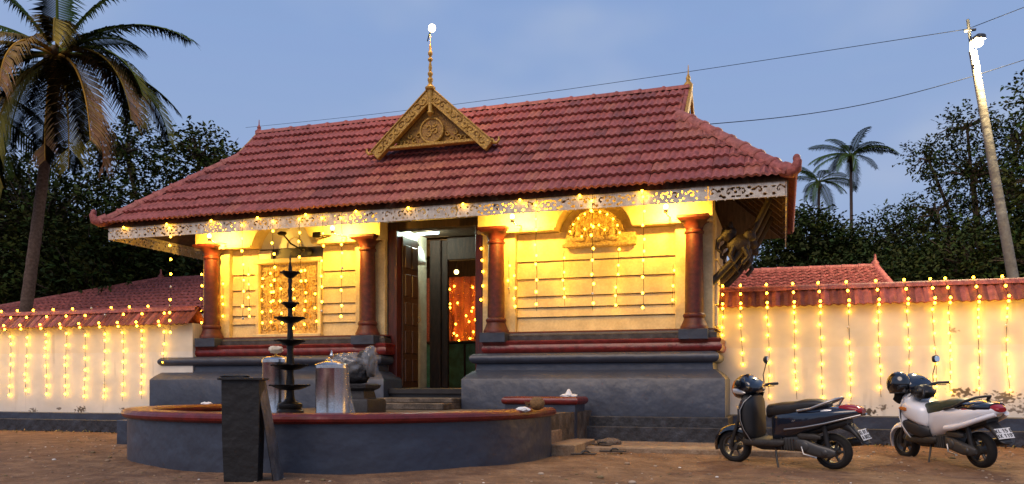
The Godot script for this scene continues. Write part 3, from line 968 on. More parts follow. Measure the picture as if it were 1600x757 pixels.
# gilded dormer front: two carved barge boards, tympanum with a round medallion, finial
func gable(t: Node3D) -> void:
	var g := Node3D.new()
	g.name = "gilded_gable"
	g.set_meta("label", "gilded carved gable with round emblem and spired finial")
	t.add_child(g)
	g.position = Vector3(-5.4, 4.62, -12.55)
	var apex := Vector2(0, 1.0); var half := 1.06
	var b := MB.new()
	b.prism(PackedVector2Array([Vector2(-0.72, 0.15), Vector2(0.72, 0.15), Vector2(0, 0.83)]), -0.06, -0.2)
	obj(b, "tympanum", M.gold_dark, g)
	b = MB.new()
	b.box(Vector3(0, 0.13, 0.0), Vector3(1.56, 0.055, 0.12), 0.012)
	obj(b, "tie_beam", M.gold, g)
	for sg in [-1.0, 1.0]:
		var p0 := Vector3(0, 0.93, 0.02); var p1 := Vector3(sg * 1.0, 0.02, 0.02)
		var d := (p1 - p0).normalized()
		var nrm: Vector3 = Vector3(-d.y, d.x, 0) * sg
		var bs := Basis(d, nrm, d.cross(nrm))
		b = MB.new()
		b.xbox(Transform3D(bs, (p0 + p1) * 0.5), Vector3((p1 - p0).length(), 0.2, 0.09), 0.01)
		var board := obj(b, "barge_board", M.gold, g)
		b = MB.new()   # raised rims of the board
		for o in [0.088, -0.088]:
			b.xbox(Transform3D(bs, (p0 + p1) * 0.5 + nrm * o + Vector3(0, 0, 0.05)), Vector3((p1 - p0).length() * 0.985, 0.024, 0.03), 0.006)
		obj(b, "rim", M.gold, board)
		for i in 9:   # scroll carving
			b = MB.new()
			var c := p0.lerp(p1, 0.12 + 0.095 * i) + Vector3(0, 0, 0.05)
			var pp := []
			for j in 11:
				var a := j * 0.6 * (1.0 if i % 2 == 0 else -1.0) + 0.8 * i; var r := 0.01 + 0.0053 * j
				pp.append(c + d * cos(a) * r * 1.1 + nrm * sin(a) * r)
			b.tube(pp, 0.009, 0.014, 6)
			obj(b, "scroll", M.gold_dark if i % 3 == 1 else M.gold, board)
		b = MB.new()   # upturned foot
		var f := p1 + d * 0.0
		b.tube([f - d * 0.05 + nrm * 0.09, f + d * 0.02 + nrm * 0.08, f + d * 0.06 + nrm * 0.11, f + d * 0.055 + nrm * 0.17, f + d * 0.02 + nrm * 0.2], 0.035, 0.015, 8)
		obj(b, "upturn", M.gold, board)
		b = MB.new()   # tiled dormer slope behind the board
		var bk := Vector3(0, 0, -1.15)
		var o2: Vector3 = nrm * 0.095 + Vector3(0, 0, -0.03)
		if sg > 0: b.quad(p1 + o2, p1 + o2 + Vector3(0, 0, -0.1), p0 + o2 + bk, p0 + o2)
		else: b.quad(p0 + o2, p0 + o2 + bk, p1 + o2 + Vector3(0, 0, -0.1), p1 + o2)
		obj(b, "dormer_slope", M.tile1, g)
	var fn := noise(0.03, 3, 3)
	for sg in [-1.0, 1.0]:
		for i in 6:
			b = MB.new()
			var c := Vector3(sg * (0.25 + 0.07 * i), 0.22 + (0.09 if i % 2 == 0 and i < 4 else 0.0), -0.05)
			var pp := []
			for j in 10:
				var a: float = j * 0.65 * sg + i; var r := 0.008 + 0.0045 * j
				pp.append(c + Vector3(cos(a) * r, sin(a) * r, 0.01))
			b.tube(pp, 0.009, 0.015, 6)
			obj(b, "leaf_scroll", M.gold, g)
	# medallion with the om sign
	b = MB.new()
	var disc := PackedVector2Array()
	for i in 32: disc.append(Vector2(0.2 * cos(TAU * i / 32.0), 0.36 + 0.2 * sin(TAU * i / 32.0)))
	b.prism(disc, 0.0, -0.08)
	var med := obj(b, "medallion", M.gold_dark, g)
	b = MB.new()
	var rg := []
	for i in 33: rg.append(Vector3(0.195 * cos(TAU * i / 32.0), 0.36 + 0.195 * sin(TAU * i / 32.0), 0.005))
	b.tube(rg, 0.018, 0.018, 8)
	obj(b, "rim", M.gold, med)
	b = MB.new()
	var o := Vector3(-0.015, 0.35, 0.006)
	var strokes := [
		[[-0.07, 0.055], [-0.045, 0.085], [-0.01, 0.08], [0.005, 0.05], [-0.01, 0.022], [-0.04, 0.012], [-0.005, 0.004], [0.015, -0.03], [0.0, -0.07], [-0.04, -0.085], [-0.08, -0.065], [-0.09, -0.035]],
		[[0.0, 0.008], [0.03, -0.005], [0.055, 0.012], [0.075, 0.035], [0.1, 0.03], [0.11, 0.0], [0.098, -0.03], [0.07, -0.042], [0.05, -0.03]],
		[[0.03, 0.085], [0.045, 0.065], [0.07, 0.062], [0.095, 0.08], [0.1, 0.1]]]
	for st in strokes:
		var pp := []
		for p in st: pp.append(o + Vector3(p[0], p[1], 0))
		b.tube(pp, 0.013, 0.012, 6)
	b.ball(o + Vector3(0.065, 0.105, 0), Vector3(0.014, 0.014, 0.014), 8, 6)
	obj(b, "om_sign", M.gold, med)
	# king post and finial
	b = MB.new()
	b.lathe(Vector3(0, 0, 0.06), [Vector2(0.0, 0.56), Vector2(0.03, 0.58), Vector2(0.06, 0.62), Vector2(0.035, 0.66), Vector2(0.04, 0.8), Vector2(0.05, 0.98), Vector2(0.08, 1.0), Vector2(0.085, 1.03), Vector2(0.05, 1.06),
		Vector2(0.028, 1.1), Vector2(0.042, 1.14), Vector2(0.045, 1.17), Vector2(0.022, 1.2), Vector2(0.042, 1.24), Vector2(0.042, 1.265), Vector2(0.022, 1.29), Vector2(0.03, 1.35), Vector2(0.015, 1.44),
		Vector2(0.04, 1.47), Vector2(0.04, 1.49), Vector2(0.015, 1.52), Vector2(0.036, 1.56), Vector2(0.038, 1.59), Vector2(0.016, 1.63), Vector2(0.02, 1.68), Vector2(0.006, 1.74), Vector2(0.004, 1.88), Vector2(0, 1.885)], 14)
	obj(b, "finial", M.gold, g)

func doorway(t: Node3D) -> void:
	# outer frame
	var fr := Node3D.new()
	fr.name = "door_frame"
	t.add_child(fr)
	for q in [[Vector3(-6.33, 2.17, -13.12), Vector3(0.16, 2.68, 0.2)], [Vector3(-4.75, 2.17, -13.12), Vector3(0.16, 2.68, 0.2)]]:
		var m := MB.new()
		m.box(q[0], q[1], 0.012)
		obj(m, "post", M.frame_wood, fr)
	var b := MB.new()
	b.box(Vector3(-5.54, 3.57, -13.12), Vector3(1.74, 0.13, 0.22), 0.012)
	obj(b, "head_beam", M.wood, fr)
	b = MB.new()
	b.box(Vector3(-5.54, 3.79, -13.14), Vector3(1.74, 0.29, 0.1), 0.0)
	obj(b, "over_panel", M.white, t)
	# passage: side walls, ceiling, floor
	for px in [-6.47, -4.60]:
		b = MB.new()
		b.box(Vector3(px, 2.2, -13.95), Vector3(0.1, 2.9, 1.45), 0.0)
		obj(b, "passage_wall", M.pale, t)
	b = MB.new()
	b.box(Vector3(-5.53, 3.68, -13.95), Vector3(1.9, 0.06, 1.45), 0.0)
	obj(b, "passage_ceiling", M.rafter, t)
	b = MB.new()
	b.box(Vector3(-5.53, 0.775, -14.6), Vector3(1.35, 0.09, 4.0), 0.01)
	b.box(Vector3(-5.53, 0.4, -14.6), Vector3(1.35, 0.66, 3.9), 0.0)
	obj(b, "threshold", M.step_stone, t)
	# inner frame with one leaf folded back
	var inner := Node3D.new()
	inner.name = "inner_frame"
	t.add_child(inner)
	for q in [[Vector3(-6.24, 2.2, -14.72), Vector3(0.22, 2.8, 0.14)], [Vector3(-6.07, 2.2, -14.76), Vector3(0.12, 2.8, 0.1)], [Vector3(-4.72, 2.2, -14.72), Vector3(0.2, 2.8, 0.14)], [Vector3(-5.42, 3.42, -14.74), Vector3(1.18, 0.42, 0.14)]]:
		var m := MB.new()
		m.box(q[0], q[1], 0.014)
		obj(m, "post", M.wood, inner)
	# open panelled leaf
	var leaf := Node3D.new()
	leaf.name = "door_leaf"
	t.add_child(leaf)
	leaf.position = Vector3(-6.24, 0.83, -13.2)
	leaf.rotation_degrees.y = 87
	b = MB.new()
	b.box(Vector3(0.29, 1.3, 0), Vector3(0.58, 2.6, 0.045), 0.006)
	obj(b, "board", M.door_wood, leaf)
	for i in 5:
		for j in 2:
			var m := MB.new()
			m.box(Vector3(0.16 + 0.26 * j, 0.3 + 0.49 * i, -0.03), Vector3(0.2, 0.4, 0.03), 0.014)
			m.box(Vector3(0.16 + 0.26 * j, 0.3 + 0.49 * i, 0.03), Vector3(0.2, 0.4, 0.03), 0.014)
			obj(m, "panel", M.door_wood, leaf)
	for i in 2:
		var m := MB.new()
		var rr := []
		for k in 13: rr.append(Vector3(0.52, 1.2 + 0.05 * sin(TAU * k / 12.0), 0.045 + 0.05 * cos(TAU * k / 12.0)))
		m.tube(rr, 0.007, 0.007, 6)
		if i == 0: obj(m, "ring_handle", M.gold, leaf)
	# hall behind
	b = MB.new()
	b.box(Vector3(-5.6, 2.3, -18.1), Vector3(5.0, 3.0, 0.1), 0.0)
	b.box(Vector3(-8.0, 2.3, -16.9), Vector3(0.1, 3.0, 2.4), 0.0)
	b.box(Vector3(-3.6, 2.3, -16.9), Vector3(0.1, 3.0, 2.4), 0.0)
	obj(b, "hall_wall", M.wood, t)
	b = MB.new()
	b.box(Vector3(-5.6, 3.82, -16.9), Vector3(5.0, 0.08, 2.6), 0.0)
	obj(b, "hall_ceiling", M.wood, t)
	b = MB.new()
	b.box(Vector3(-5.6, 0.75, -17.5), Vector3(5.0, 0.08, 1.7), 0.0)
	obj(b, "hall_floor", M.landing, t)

# painted plaster with real stains: mould blots near the foot, a seam between two coats, hairline runs
func plaster(sd: int, w: int, h: int, seam: float, blots: Array) -> StandardMaterial3D:
	var im := Image.create(w, h, false, Image.FORMAT_RGB8)
	var a := noise(0.006, sd, 5); var b := noise(0.03, sd + 1, 4); var c := noise(0.12, sd + 2, 3)
	for y in h:
		var v := float(y) / h
		for x in w:
			var t := 0.93 + 0.07 * a.get_noise_2d(x, y) + 0.03 * b.get_noise_2d(x, y)
			var q := Color(0.90, 0.875, 0.82) if v > seam + 0.004 * a.get_noise_2d(x * 2.0, 9.0) else Color(0.90, 0.86, 0.77)
			var run := smoothstep(0.35, 0.6, b.get_noise_2d(x * 1.2, y * 0.06)) * 0.10 * smoothstep(-0.2, 0.3, a.get_noise_2d(x, y))
			q = q * (t - run)
			im.set_pixel(x, y, q)
	for k in blots:
		var r: float = k[2] * w
		for y in range(maxi(0, int(k[1] * h - r * 0.7)), mini(h, int(k[1] * h + r * 0.7))):
			for x in range(maxi(0, int(k[0] * w - r)), mini(w, int(k[0] * w + r))):
				var d := Vector2((x - k[0] * w) / r, (y - k[1] * h) / (r * 0.65)).length()
				var m: float = smoothstep(0.0, 0.35, 1.0 - d + 0.9 * c.get_noise_2d(x, y) + 0.5 * b.get_noise_2d(x, y) - 0.35) * k[3]
				if m > 0.0: im.set_pixel(x, y, im.get_pixel(x, y).lerp(Color(0.24, 0.20, 0.15), clampf(m, 0, 0.9)))
	im.generate_mipmaps()
	var mt := StandardMaterial3D.new()
	mt.albedo_texture = ImageTexture.create_from_image(im)
	mt.roughness = 0.7
	return mt

func compound_wall(label: String, x0: float, x1: float, zf: float, top: float, base_h: float, face: StandardMaterial3D, tile: StandardMaterial3D) -> void:
	var t := thing("compound_wall", label, "wall", Vector3(0, 0, zf))
	var b := MB.new()
	b.quad(Vector3(x0, base_h - 0.05, 0), Vector3(x1, base_h - 0.05, 0), Vector3(x1, top, 0), Vector3(x0, top, 0))
	b.quad(Vector3(x1, base_h - 0.05, -0.3), Vector3(x0, base_h - 0.05, -0.3), Vector3(x0, top, -0.3), Vector3(x1, top, -0.3))
	b.quad(Vector3(x1, base_h - 0.05, 0), Vector3(x1, base_h - 0.05, -0.3), Vector3(x1, top, -0.3), Vector3(x1, top, 0))
	b.quad(Vector3(x0, base_h - 0.05, -0.3), Vector3(x0, base_h - 0.05, 0), Vector3(x0, top, 0), Vector3(x0, top, -0.3))
	b.quad(Vector3(x0, top, 0), Vector3(x1, top, 0), Vector3(x1, top, -0.3), Vector3(x0, top, -0.3))
	obj(b, "wall_face", face, t)
	b = MB.new()
	b.rloft(x0, x1, -0.3, 0.07, [Vector2(0, 0.23), Vector2(0, base_h - 0.015), Vector2(-0.015, base_h)])
	obj(b, "base_course", M.slate, t)
	b = MB.new()
	b.rloft(x0, x1, -0.3, 0.15, [Vector2(0, -0.15), Vector2(0, 0.22), Vector2(-0.01, 0.231)])
	obj(b, "footing", M.slate_worn, t)
	# sloping coping tiles and a rounded ridge
	var w := 0.118
	var slope := Vector3(0, 0.30, -0.30).normalized()
	var nn := Vector3(0, 1, 1).normalized()
	var m := tile_mesh(w, 0.44, 0.012, 0.022, 1.0, 8, 0.02).mesh()
	var x := x0
	while x < x1 - 0.01:
		var o := inst(m, "coping_tile", tile if rng.randf() < 0.6 else M["tile%d" % rng.randi_range(0, 3)], t)
		o.transform = Transform3D(Basis(Vector3.RIGHT, nn, -slope) * Basis(Vector3.RIGHT, rng.randf_range(-0.02, 0.03)), Vector3(x, top - 0.03 + rng.randf_range(-0.003, 0.003), 0.15))
		x += w
	b = MB.new()
	b.quad(Vector3(x1, top - 0.05, -0.45), Vector3(x0, top - 0.05, -0.45), Vector3(x0, top + 0.27, -0.15), Vector3(x1, top + 0.27, -0.15))
	obj(b, "rear_coping", M.tile1, t)
	x = x0
	while x < x1 - 0.02:
		var l := minf(0.4, x1 - x)
		b = MB.new()
		var rows := []
		for e in [0.0, 1.0]:
			var ring := PackedVector3Array()
			for f in 9:
				var an := PI * f / 8.0
				ring.push_back(Vector3(x + l * e, top + 0.235 + 0.085 * sin(an), -0.15 + 0.1 * cos(an)))
			rows.append(ring)
		rows.reverse()
		b.sheet(rows)
		obj(b, "ridge_tile", M["tile%d" % rng.randi_range(0, 3)], t)
		x += l

func compound_walls() -> void:
	var fr := plaster(51, 1024, 256, 0.37, [[0.215, 0.93, 0.02, 0.9], [0.24, 0.9, 0.014, 0.7], [0.345, 0.76, 0.022, 0.8], [0.36, 0.90, 0.016, 0.5], [0.40, 0.8, 0.03, 0.7], [0.43, 0.9, 0.03, 0.6], [0.335, 0.25, 0.012, 0.4], [0.12, 0.95, 0.008, 0.5]])
	var fl := plaster(61, 1024, 256, 0.3, [[0.72, 0.95, 0.02, 0.8], [0.83, 0.94, 0.014, 0.8], [0.66, 0.93, 0.008, 0.6], [0.59, 0.97, 0.02, 0.6], [0.9, 0.6, 0.008, 0.4]])
	compound_wall("cream compound wall with tiled coping and strings of bulbs, behind the two scooters", -1.0, 9.0, -13.6, 2.1, 0.42, fr, M.old_tile)
	compound_wall("cream compound wall with tiled coping and strings of bulbs, below the tall palm", -19.0, -10.05, -12.6, 1.98, 0.36, fl, M.old_tile)

func low_building(label: String, c: Vector3, w: float, dep: float, eave: float, ridge: float, ridge_in: float, ri2: float, face: StandardMaterial3D) -> void:
	var t := thing("tiled_building", label, "building", c)
	var b := MB.new()
	b.box(Vector3(0, eave * 0.5, 0), Vector3(w - 0.9, eave, dep - 0.9), 0.0)
	obj(b, "wall", face, t)
	b = MB.new()
	b.rloft(-w / 2 + 0.25, w / 2 - 0.25, -dep / 2 + 0.25, dep / 2 - 0.25, [Vector2(0.15, eave - 0.17), Vector2(0.15, eave - 0.03)])
	obj(b, "eaves_beam", M.pale, t)
	# tile rows step down the slopes, with waves
	b = MB.new()
	var rows := 11
	for r in rows:
		var k0 := float(r) / rows; var k1 := (r + 1.25) / rows
		var n := int(w / 0.105)
		for sgn in [1.0, -1.0]:
			var g := []
			for k in [k0, minf(k1, 1.0)]:
				var ring := PackedVector3Array()
				var xa: float = -w / 2 + ridge_in * k; var xb: float = w / 2 - ri2 * k
				if sgn < 0.0:
					var sw := xa; xa = xb; xb = sw
				for i in n + 1:
					var lift := 0.085 if k == k0 else 0.0
					ring.push_back(Vector3(lerpf(xa, xb, float(i) / n), lerpf(eave, ridge, k) + lift + (0.02 if i % 2 == 0 else -0.01), sgn * lerpf(dep / 2, 0.0, k)))
				g.append(ring)
			b.sheet(g)
			for i in n:
				var p: Vector3 = g[0][i]; var q: Vector3 = g[0][i + 1]
				b.quad(p - Vector3(0, 0.05, 0), q - Vector3(0, 0.05, 0), q, p)
	for sgn in [1.0, -1.0]:
		var e := Vector3(sgn * w / 2, eave, sgn * dep / 2); var f := Vector3(sgn * w / 2, eave, -sgn * dep / 2)
		b.tri(e, f, Vector3(w / 2 - ri2 if sgn > 0 else ridge_in - w / 2, ridge, 0))
	var roof := obj(b, "roof", M.tile0, t)
	b = MB.new()
	var n2 := 14
	for i in n2:
		var xa := lerpf(-w / 2 + ridge_in, w / 2 - ri2, float(i) / n2); var xb := lerpf(-w / 2 + ridge_in, w / 2 - ri2, (i + 1.0) / n2)
		b.tube([Vector3(xa, ridge + 0.02, 0), Vector3(lerpf(xa, xb, 0.2), ridge + 0.02, 0), Vector3(xb, ridge + 0.02, 0)], 0.085, 0.07, 8)
	for sx in [-1.0, 1.0]:
		var re := w / 2 - ri2 if sx > 0 else ridge_in - w / 2
		for sz in [-1.0, 1.0]:
			b.tube([Vector3(sx * w / 2, eave + 0.03, sz * dep / 2), Vector3(re, ridge + 0.03, 0)], 0.08, 0.08, 8)
		b.lathe(Vector3(re, ridge, 0), [Vector2(0.09, 0), Vector2(0.08, 0.12), Vector2(0.03, 0.18), Vector2(0.02, 0.3), Vector2(0, 0.31)], 8)
	obj(b, "ridge", M.tile1, roof)

func back_buildings() -> void:
	low_building("low red tiled building with cream walls beside the tall palm", Vector3(-15.75, 0, -18.6), 10.6, 4.6, 2.55, 3.65, 5.2, 0.3, M.pale)
	low_building("small red tiled roof rising over the wall behind the scooters", Vector3(-0.5, 0, -20.5), 5.6, 3.4, 2.6, 3.5, 0.35, 0.35, M.pale)

# round forecourt: a raised landing kept in by a curved wall with a red coping
func ring_pt(a: float, off: float) -> Vector2:
	# angle 0 points to +x, growing towards the camera
	var rx := 2.42 if cos(a) > 0 else 2.95
	var p := Vector2(rx * cos(a), 2.6 * sin(a))
	var n := Vector2(cos(a) / rx, sin(a) / 2.6).normalized()
	p += n * off
	return Vector2(-5.2 + p.x, -9.85 + p.y)

func forecourt() -> void:
	var path := []   # centre line of the wall with its outward normal, from the stair end round to the plinth
	for i in 5: path.append([Vector2(-2.78, -10.25 + 0.08 * i), Vector2(1, 0)])
	for i in 53:
		var a := lerpf(0.0, PI + 0.62, i / 52.0)
		var p := ring_pt(a, 0.0)
		path.append([p, (ring_pt(a, 1.0) - p).normalized()])
	var last: Vector2 = path[-1][0]
	var sweep := func(prof: Array) -> MB:
		var m := MB.new()
		for k in prof.size():
			var g := []
			var p0: Vector2 = prof[k]; var p1: Vector2 = prof[(k + 1) % prof.size()]
			for e in [p0, p1]:
				var row := PackedVector3Array()
				for q in path:
					var c: Vector2 = q[0] + q[1] * e.x
					row.push_back(Vector3(c.x, e.y, c.y))
				row.reverse()
				g.append(row)
			m.sheet(g)
		for e in [0, path.size() - 1]:
			var ring := []
			for p in prof:
				var c: Vector2 = path[e][0] + path[e][1] * p.x
				ring.append(Vector3(c.x, p.y, c.y))
			m.fan(ring, e == 0)
		return m
	var t := thing("enclosure_wall", "low grey curved wall with rounded dark red coping around the lamp", "wall", Vector3.ZERO)
	obj(sweep.call([Vector2(0, -0.2), Vector2(0, 0.51), Vector2(-0.26, 0.51), Vector2(-0.26, -0.2)]), "wall", M.slate, t)
	var prof := []
	for i in 7:
		var a := -PI / 2 + PI * i / 6.0
		prof.append(Vector2(0.01 + 0.055 * cos(a), 0.548 + 0.052 * sin(a)))
	for i in 7:
		var a := PI / 2 + PI * i / 6.0
		prof.append(Vector2(-0.27 + 0.055 * cos(a), 0.548 + 0.052 * sin(a)))
	obj(sweep.call(prof), "coping", M.red, t)
	# landing floor inside
	var b := MB.new()
	var pts := PackedVector2Array()
	for q in path:
		var c: Vector2 = q[0] - q[1] * 0.13
		pts.append(Vector2(c.x, -c.y))
	pts.append(Vector2(-7.4, 12.4)); pts.append(Vector2(-2.75, 12.4))
	if Geometry2D.is_polygon_clockwise(pts): pts.reverse()
	b.prism(pts, 0.0, 0.5, Transform3D(Basis(Vector3(1, 0, 0), Vector3(0, 0, -1), Vector3(0, 1, 0)), Vector3(0, 0, 0)))
	var land := setting(b, "landing_pavement", M.landing)
	# steps up to the door, between the plinth blocks
	for q in [[-11.75, 0.5, 0.60], [-12.1, 0.6, 0.675]]:
		b = MB.new()
		b.box(Vector3(-5.53, (q[1] + q[2]) * 0.5, (q[0] - 12.9) * 0.5), Vector3(1.32, q[2] - q[1], q[0] + 12.9), 0.012)
		obj(b, "step", M.landing, land)
	# pier between stair and plinth
	var pier := thing("stair_pier", "short grey pier with dark red coping against the plinth", "wall", Vector3(-3.32, 0, -11.9))
	b = MB.new()
	b.rloft(-0.52, 0.52, -0.3, 0.3, [Vector2(0, -0.1), Vector2(0, 0.60)])
	obj(b, "pier_body", M.slate, pier)
	b = MB.new()
	var cp := []
	for i in 9:
		var a := -PI / 2 + PI * i / 8.0
		cp.append(Vector2(0.0 + 0.045 * cos(a), 0.655 + 0.055 * sin(a)))
	b.rloft(-0.52, 0.52, -0.3, 0.3, cp)
	obj(b, "coping", M.red, pier)
	# side stair
	var stair := thing("side_stair", "pale concrete steps rising beside the curved wall's end", "stairs", Vector3(0, 0, 0))
	for q in [[-3.05, -2.5, 0.13], [-3.3, -2.85, 0.29]]:
		b = MB.new()
		b.box(Vector3((q[0] + q[1]) * 0.5, q[2] * 0.5 - 0.05, -10.92), Vector3(q[1] - q[0], q[2] + 0.1, 1.25), 0.012)
		obj(b, "step", M.concrete, stair)
	# small blocks at the left foot of the enclosure
	b = MB.new()
	b.box(Vector3(-9.1, 0.14, -10.35), Vector3(0.62, 0.44, 0.5), 0.012)
	tag(obj(b, "plinth_block", M.slate), "small grey block at the curved wall's foot", "block")

# ---------------------------------------------------------------- lights
var bulb_mesh: Mesh
func string_light(label: String, group: String, pts: Array, bulbs: Array, e: float, r := 0.019) -> void:
	var t := thing("string_light", label, "string light", pts[0], 0.0, group)
	var b := MB.new()
	var loc := []
	for p in pts: loc.append(p - pts[0])
	b.tube(loc, 0.0035, 0.0035, 5)
	obj(b, "cable", M.wire, t)
	for p in bulbs:
		if rng.randf() < 0.035:   # a dead bulb
			inst(bulb_mesh, "bulb", M.clear_lens, t).position = p - pts[0]
			continue
		var o := inst(bulb_mesh, "bulb", M.bulb, t)
		o.position = p - pts[0]
		o.scale = Vector3.ONE * r / 0.02
		omni(o, Vector3.ZERO, Color(1.0, 0.77, 0.2), e * rng.randf_range(0.6, 1.4), 0.018, "bulb_light")

# bulbs strung down a line from y0 to y1
func drop(label: String, group: String, x: float, z: float, y0: float, y1: float, gap: float, e: float, lead: Array = [], lean := 0.0, r := 0.019) -> void:
	var pts := []; var bl := []
	for p in lead:
		pts.append(p); bl.append(p + Vector3(0, 0.012, 0.01))
	var y := y0
	var n := maxi(2, int((y0 - y1) / 0.07))
	var sway := rng.randf_range(-0.022, 0.022); var ph := rng.randf() * TAU
	for i in n + 1:
		var k := float(i) / n
		pts.append(Vector3(x + lean * (y0 - lerpf(y0, y1, k)) + sway * sin(ph + 4.0 * lerpf(y0, y1, k)) + rng.randf_range(-0.005, 0.005), lerpf(y0, y1, k), z + rng.randf_range(-0.002, 0.003)))
	y = y0 - gap * rng.randf_range(0.2, 0.7)
	while y > y1 - 0.02:
		bl.append(Vector3(x + lean * (y0 - y) + sway * sin(ph + 4.0 * y) + rng.randf_range(-0.016, 0.016), y, z + 0.008))
		y -= gap * rng.randf_range(0.6, 1.25)
	string_light(label, group, pts, bl, e, r)

const ORD := ["first", "second", "third", "fourth", "fifth", "sixth", "seventh", "eighth", "ninth", "tenth", "eleventh", "twelfth", "thirteenth", "fourteenth"]
func lights() -> void:
	var k := 0
	var bm := MB.new()
	bm.ball(Vector3.ZERO, Vector3(0.02, 0.022, 0.02), 7, 5)
	bulb_mesh = bm.mesh()
	var e := 0.0085
	# right-hand wall
	k = -1
	for q in [[-0.9, 1.62], [-0.63, 1.16], [-0.24, 0.64], [0.15, 0.66], [0.52, 0.66], [0.92, 0.63], [1.33, 0.70], [1.72, 0.75], [2.07, 0.67], [2.27, 0.76], [2.64, 0.72], [3.01, 0.73], [3.37, 0.7], [3.65, 0.77]]:
		var x: float = q[0]
		k += 1
		drop(ORD[k] + " string of bulbs out from the gatehouse on the wall behind the scooters", "light strings on the wall behind the scooters", x, -13.562, 2.02, q[1], 0.185, e,
			[Vector3(x - 0.02, 2.43, -13.72), Vector3(x - 0.01, 2.28, -13.57), Vector3(x, 2.12, -13.42), Vector3(x, 2.05, -13.44)], 0.025)
	k = -1
	for q in [[-10.63, 1.25], [-11.12, 0.62], [-11.54, 0.58], [-11.96, 0.61], [-12.42, 0.61], [-12.87, 0.64], [-13.34, 0.67], [-13.83, 0.67], [-14.23, 0.67], [-14.64, 0.65]]:
		var x: float = q[0]
		k += 1
		drop(ORD[k] + " string of bulbs out from the gatehouse on the wall near the tall palm", "light strings on the wall near the tall palm", x, -12.562, 1.9, q[1], 0.185, e,
			[Vector3(x, 2.31, -12.72), Vector3(x, 2.16, -12.57), Vector3(x, 2.0, -12.42), Vector3(x, 1.93, -12.44)], -0.01)
	# right-hand bay
	k = -1
	for q in [[-3.38, 1.94], [-2.56, 1.93], [-1.84, 1.95]]:
		k += 1
		drop(ORD[k] + " string from the doorway of those hanging from the eaves before the lunette's bay", "light strings hanging from the eaves by the lunette", q[0], -11.64, 3.56, q[1], 0.19, e * 0.9)
	k = -1
	for q in [[-4.66, 3.18, 2.15], [-4.20, 2.93, 2.34], [-4.10, 2.73, 2.06], [-3.3, 3.0, 2.12], [-2.45, 3.02, 2.08], [-1.60, 2.7, 2.05]]:
		k += 1
		drop(ORD[k] + " string from the doorway of those fixed on the wall below the lunette", "light strings on the wall below the lunette", q[0], -12.89 if q[0] < -4.08 or q[0] > -1.7 else -12.94, q[1], q[2], 0.2, e * 0.8)
	var net := []; var nb := []   # a net of bulbs over the lunette
	for i in 40:
		var a := PI * (0.04 + 0.92 * (i % 20) / 19.0)
		if i >= 20: a = PI - a
		var r := 0.40 if i < 20 else 0.2
		net.append(Vector3(-2.80 + r * cos(a), 3.17 + r * sin(a), -12.865))
		if i % (2 if i < 20 else 4) == 0: nb.append(net[-1] + Vector3(0, 0, 0.01))
	string_light("net of warm bulbs looped over the carved lunette", "", net, nb, e * 0.8, 0.015)
	# shrine bay
	k = -1
	for q in [[-6.52, 1.95], [-6.86, 1.96], [-7.26, 2.52], [-7.74, 2.14], [-8.31, 1.93], [-9.72, 1.72]]:
		k += 1
		drop(ORD[k] + " string from the doorway of those hanging from the eaves before the framed relief", "light strings hanging from the eaves by the relief", q[0], -11.64, 3.56, q[1], 0.21, e * 0.9)
	k = -1
	for q in [[-7.72, 2.5, 1.84], [-7.93, 2.95, 1.88], [-8.16, 2.6, 1.89], [-8.40, 2.7, 1.89], [-8.62, 2.95, 1.9], [-8.8, 2.9, 1.83], [-9.08, 2.98, 2.06], [-9.63, 2.75, 2.08], [-10.08, 3.0, 1.9]]:
		k += 1
		drop(ORD[k] + " string from the doorway of those fixed on the wall around the framed relief", "light strings on the wall around the relief", q[0], -12.89, q[1], q[2], 0.2, e * 0.7)
	# eaves string along the front of the fretted board
	var pts := []; var bl := []
	for i in 45:
		var x := lerpf(-10.9, -1.2, i / 44.0)
		pts.append(Vector3(x, 3.575 - 0.015 * absf(sin(i * 0.7)), -11.645))
		if i % 4 == 1: bl.append(pts[-1] + Vector3(0, -0.012, 0.012))
	string_light("string of warm bulbs running along the top of the fretted eaves board", "", pts, bl, e * 0.9)
	# lamps under the eaves
	k = -1
	for q in [-9.45, -7.05, -3.95, -1.62]:
		k += 1
		var t := thing("eaves_lamp", "bare bulb under the eaves " + ["of the relief bay, farthest from the doorway", "between the relief and the doorway", "between the doorway and the carved lunette", "of the lunette bay, farthest from the doorway"][k], "lamp", Vector3(q, 3.44, -12.28), 0.0, "bulbs under the eaves")
		var b := MB.new()
		b.lathe(Vector3.ZERO, [Vector2(0, -0.075), Vector2(0.03, -0.07), Vector2(0.03, -0.03), Vector2(0.018, -0.025), Vector2(0, -0.025)], 12)
		b.tube([Vector3(0, -0.06, 0), Vector3(0, -0.08, -0.14), Vector3(0, -0.05, -0.45)], 0.009, 0.009, 6)
		obj(b, "holder", M.white, t)
		b = MB.new()
		b.ball(Vector3(0, 0.012, 0), Vector3(0.036, 0.045, 0.036), 14, 9)
		var o := obj(b, "bulb", M.warm_lamp, t)
		var l := SpotLight3D.new()   # a reflector bulb that throws its light on the wall
		l.name = "lamp_light"
		l.light_color = Color(1.0, 0.76, 0.3); l.light_energy = 4.4; l.light_size = 0.035
		l.spot_angle = 84.0; l.spot_range = 30.0; l.spot_attenuation = 2.0; l.shadow_enabled = true
		o.add_child(l)
		l.position = Vector3(0, 0.012, 0)
		l.rotation_degrees.x = -18.0
	# lamp at the finial's tip
	var t := thing("finial_lamp", "bright lamp on a thin rod above the gilded finial", "lamp", Vector3(-5.42, 6.5, -12.49))
	var b := MB.new()
	b.tube([Vector3(-0.03, -0.1, 0), Vector3(0, 0.0, 0), Vector3(0.03, 0.05, 0.0)], 0.008, 0.012, 6)
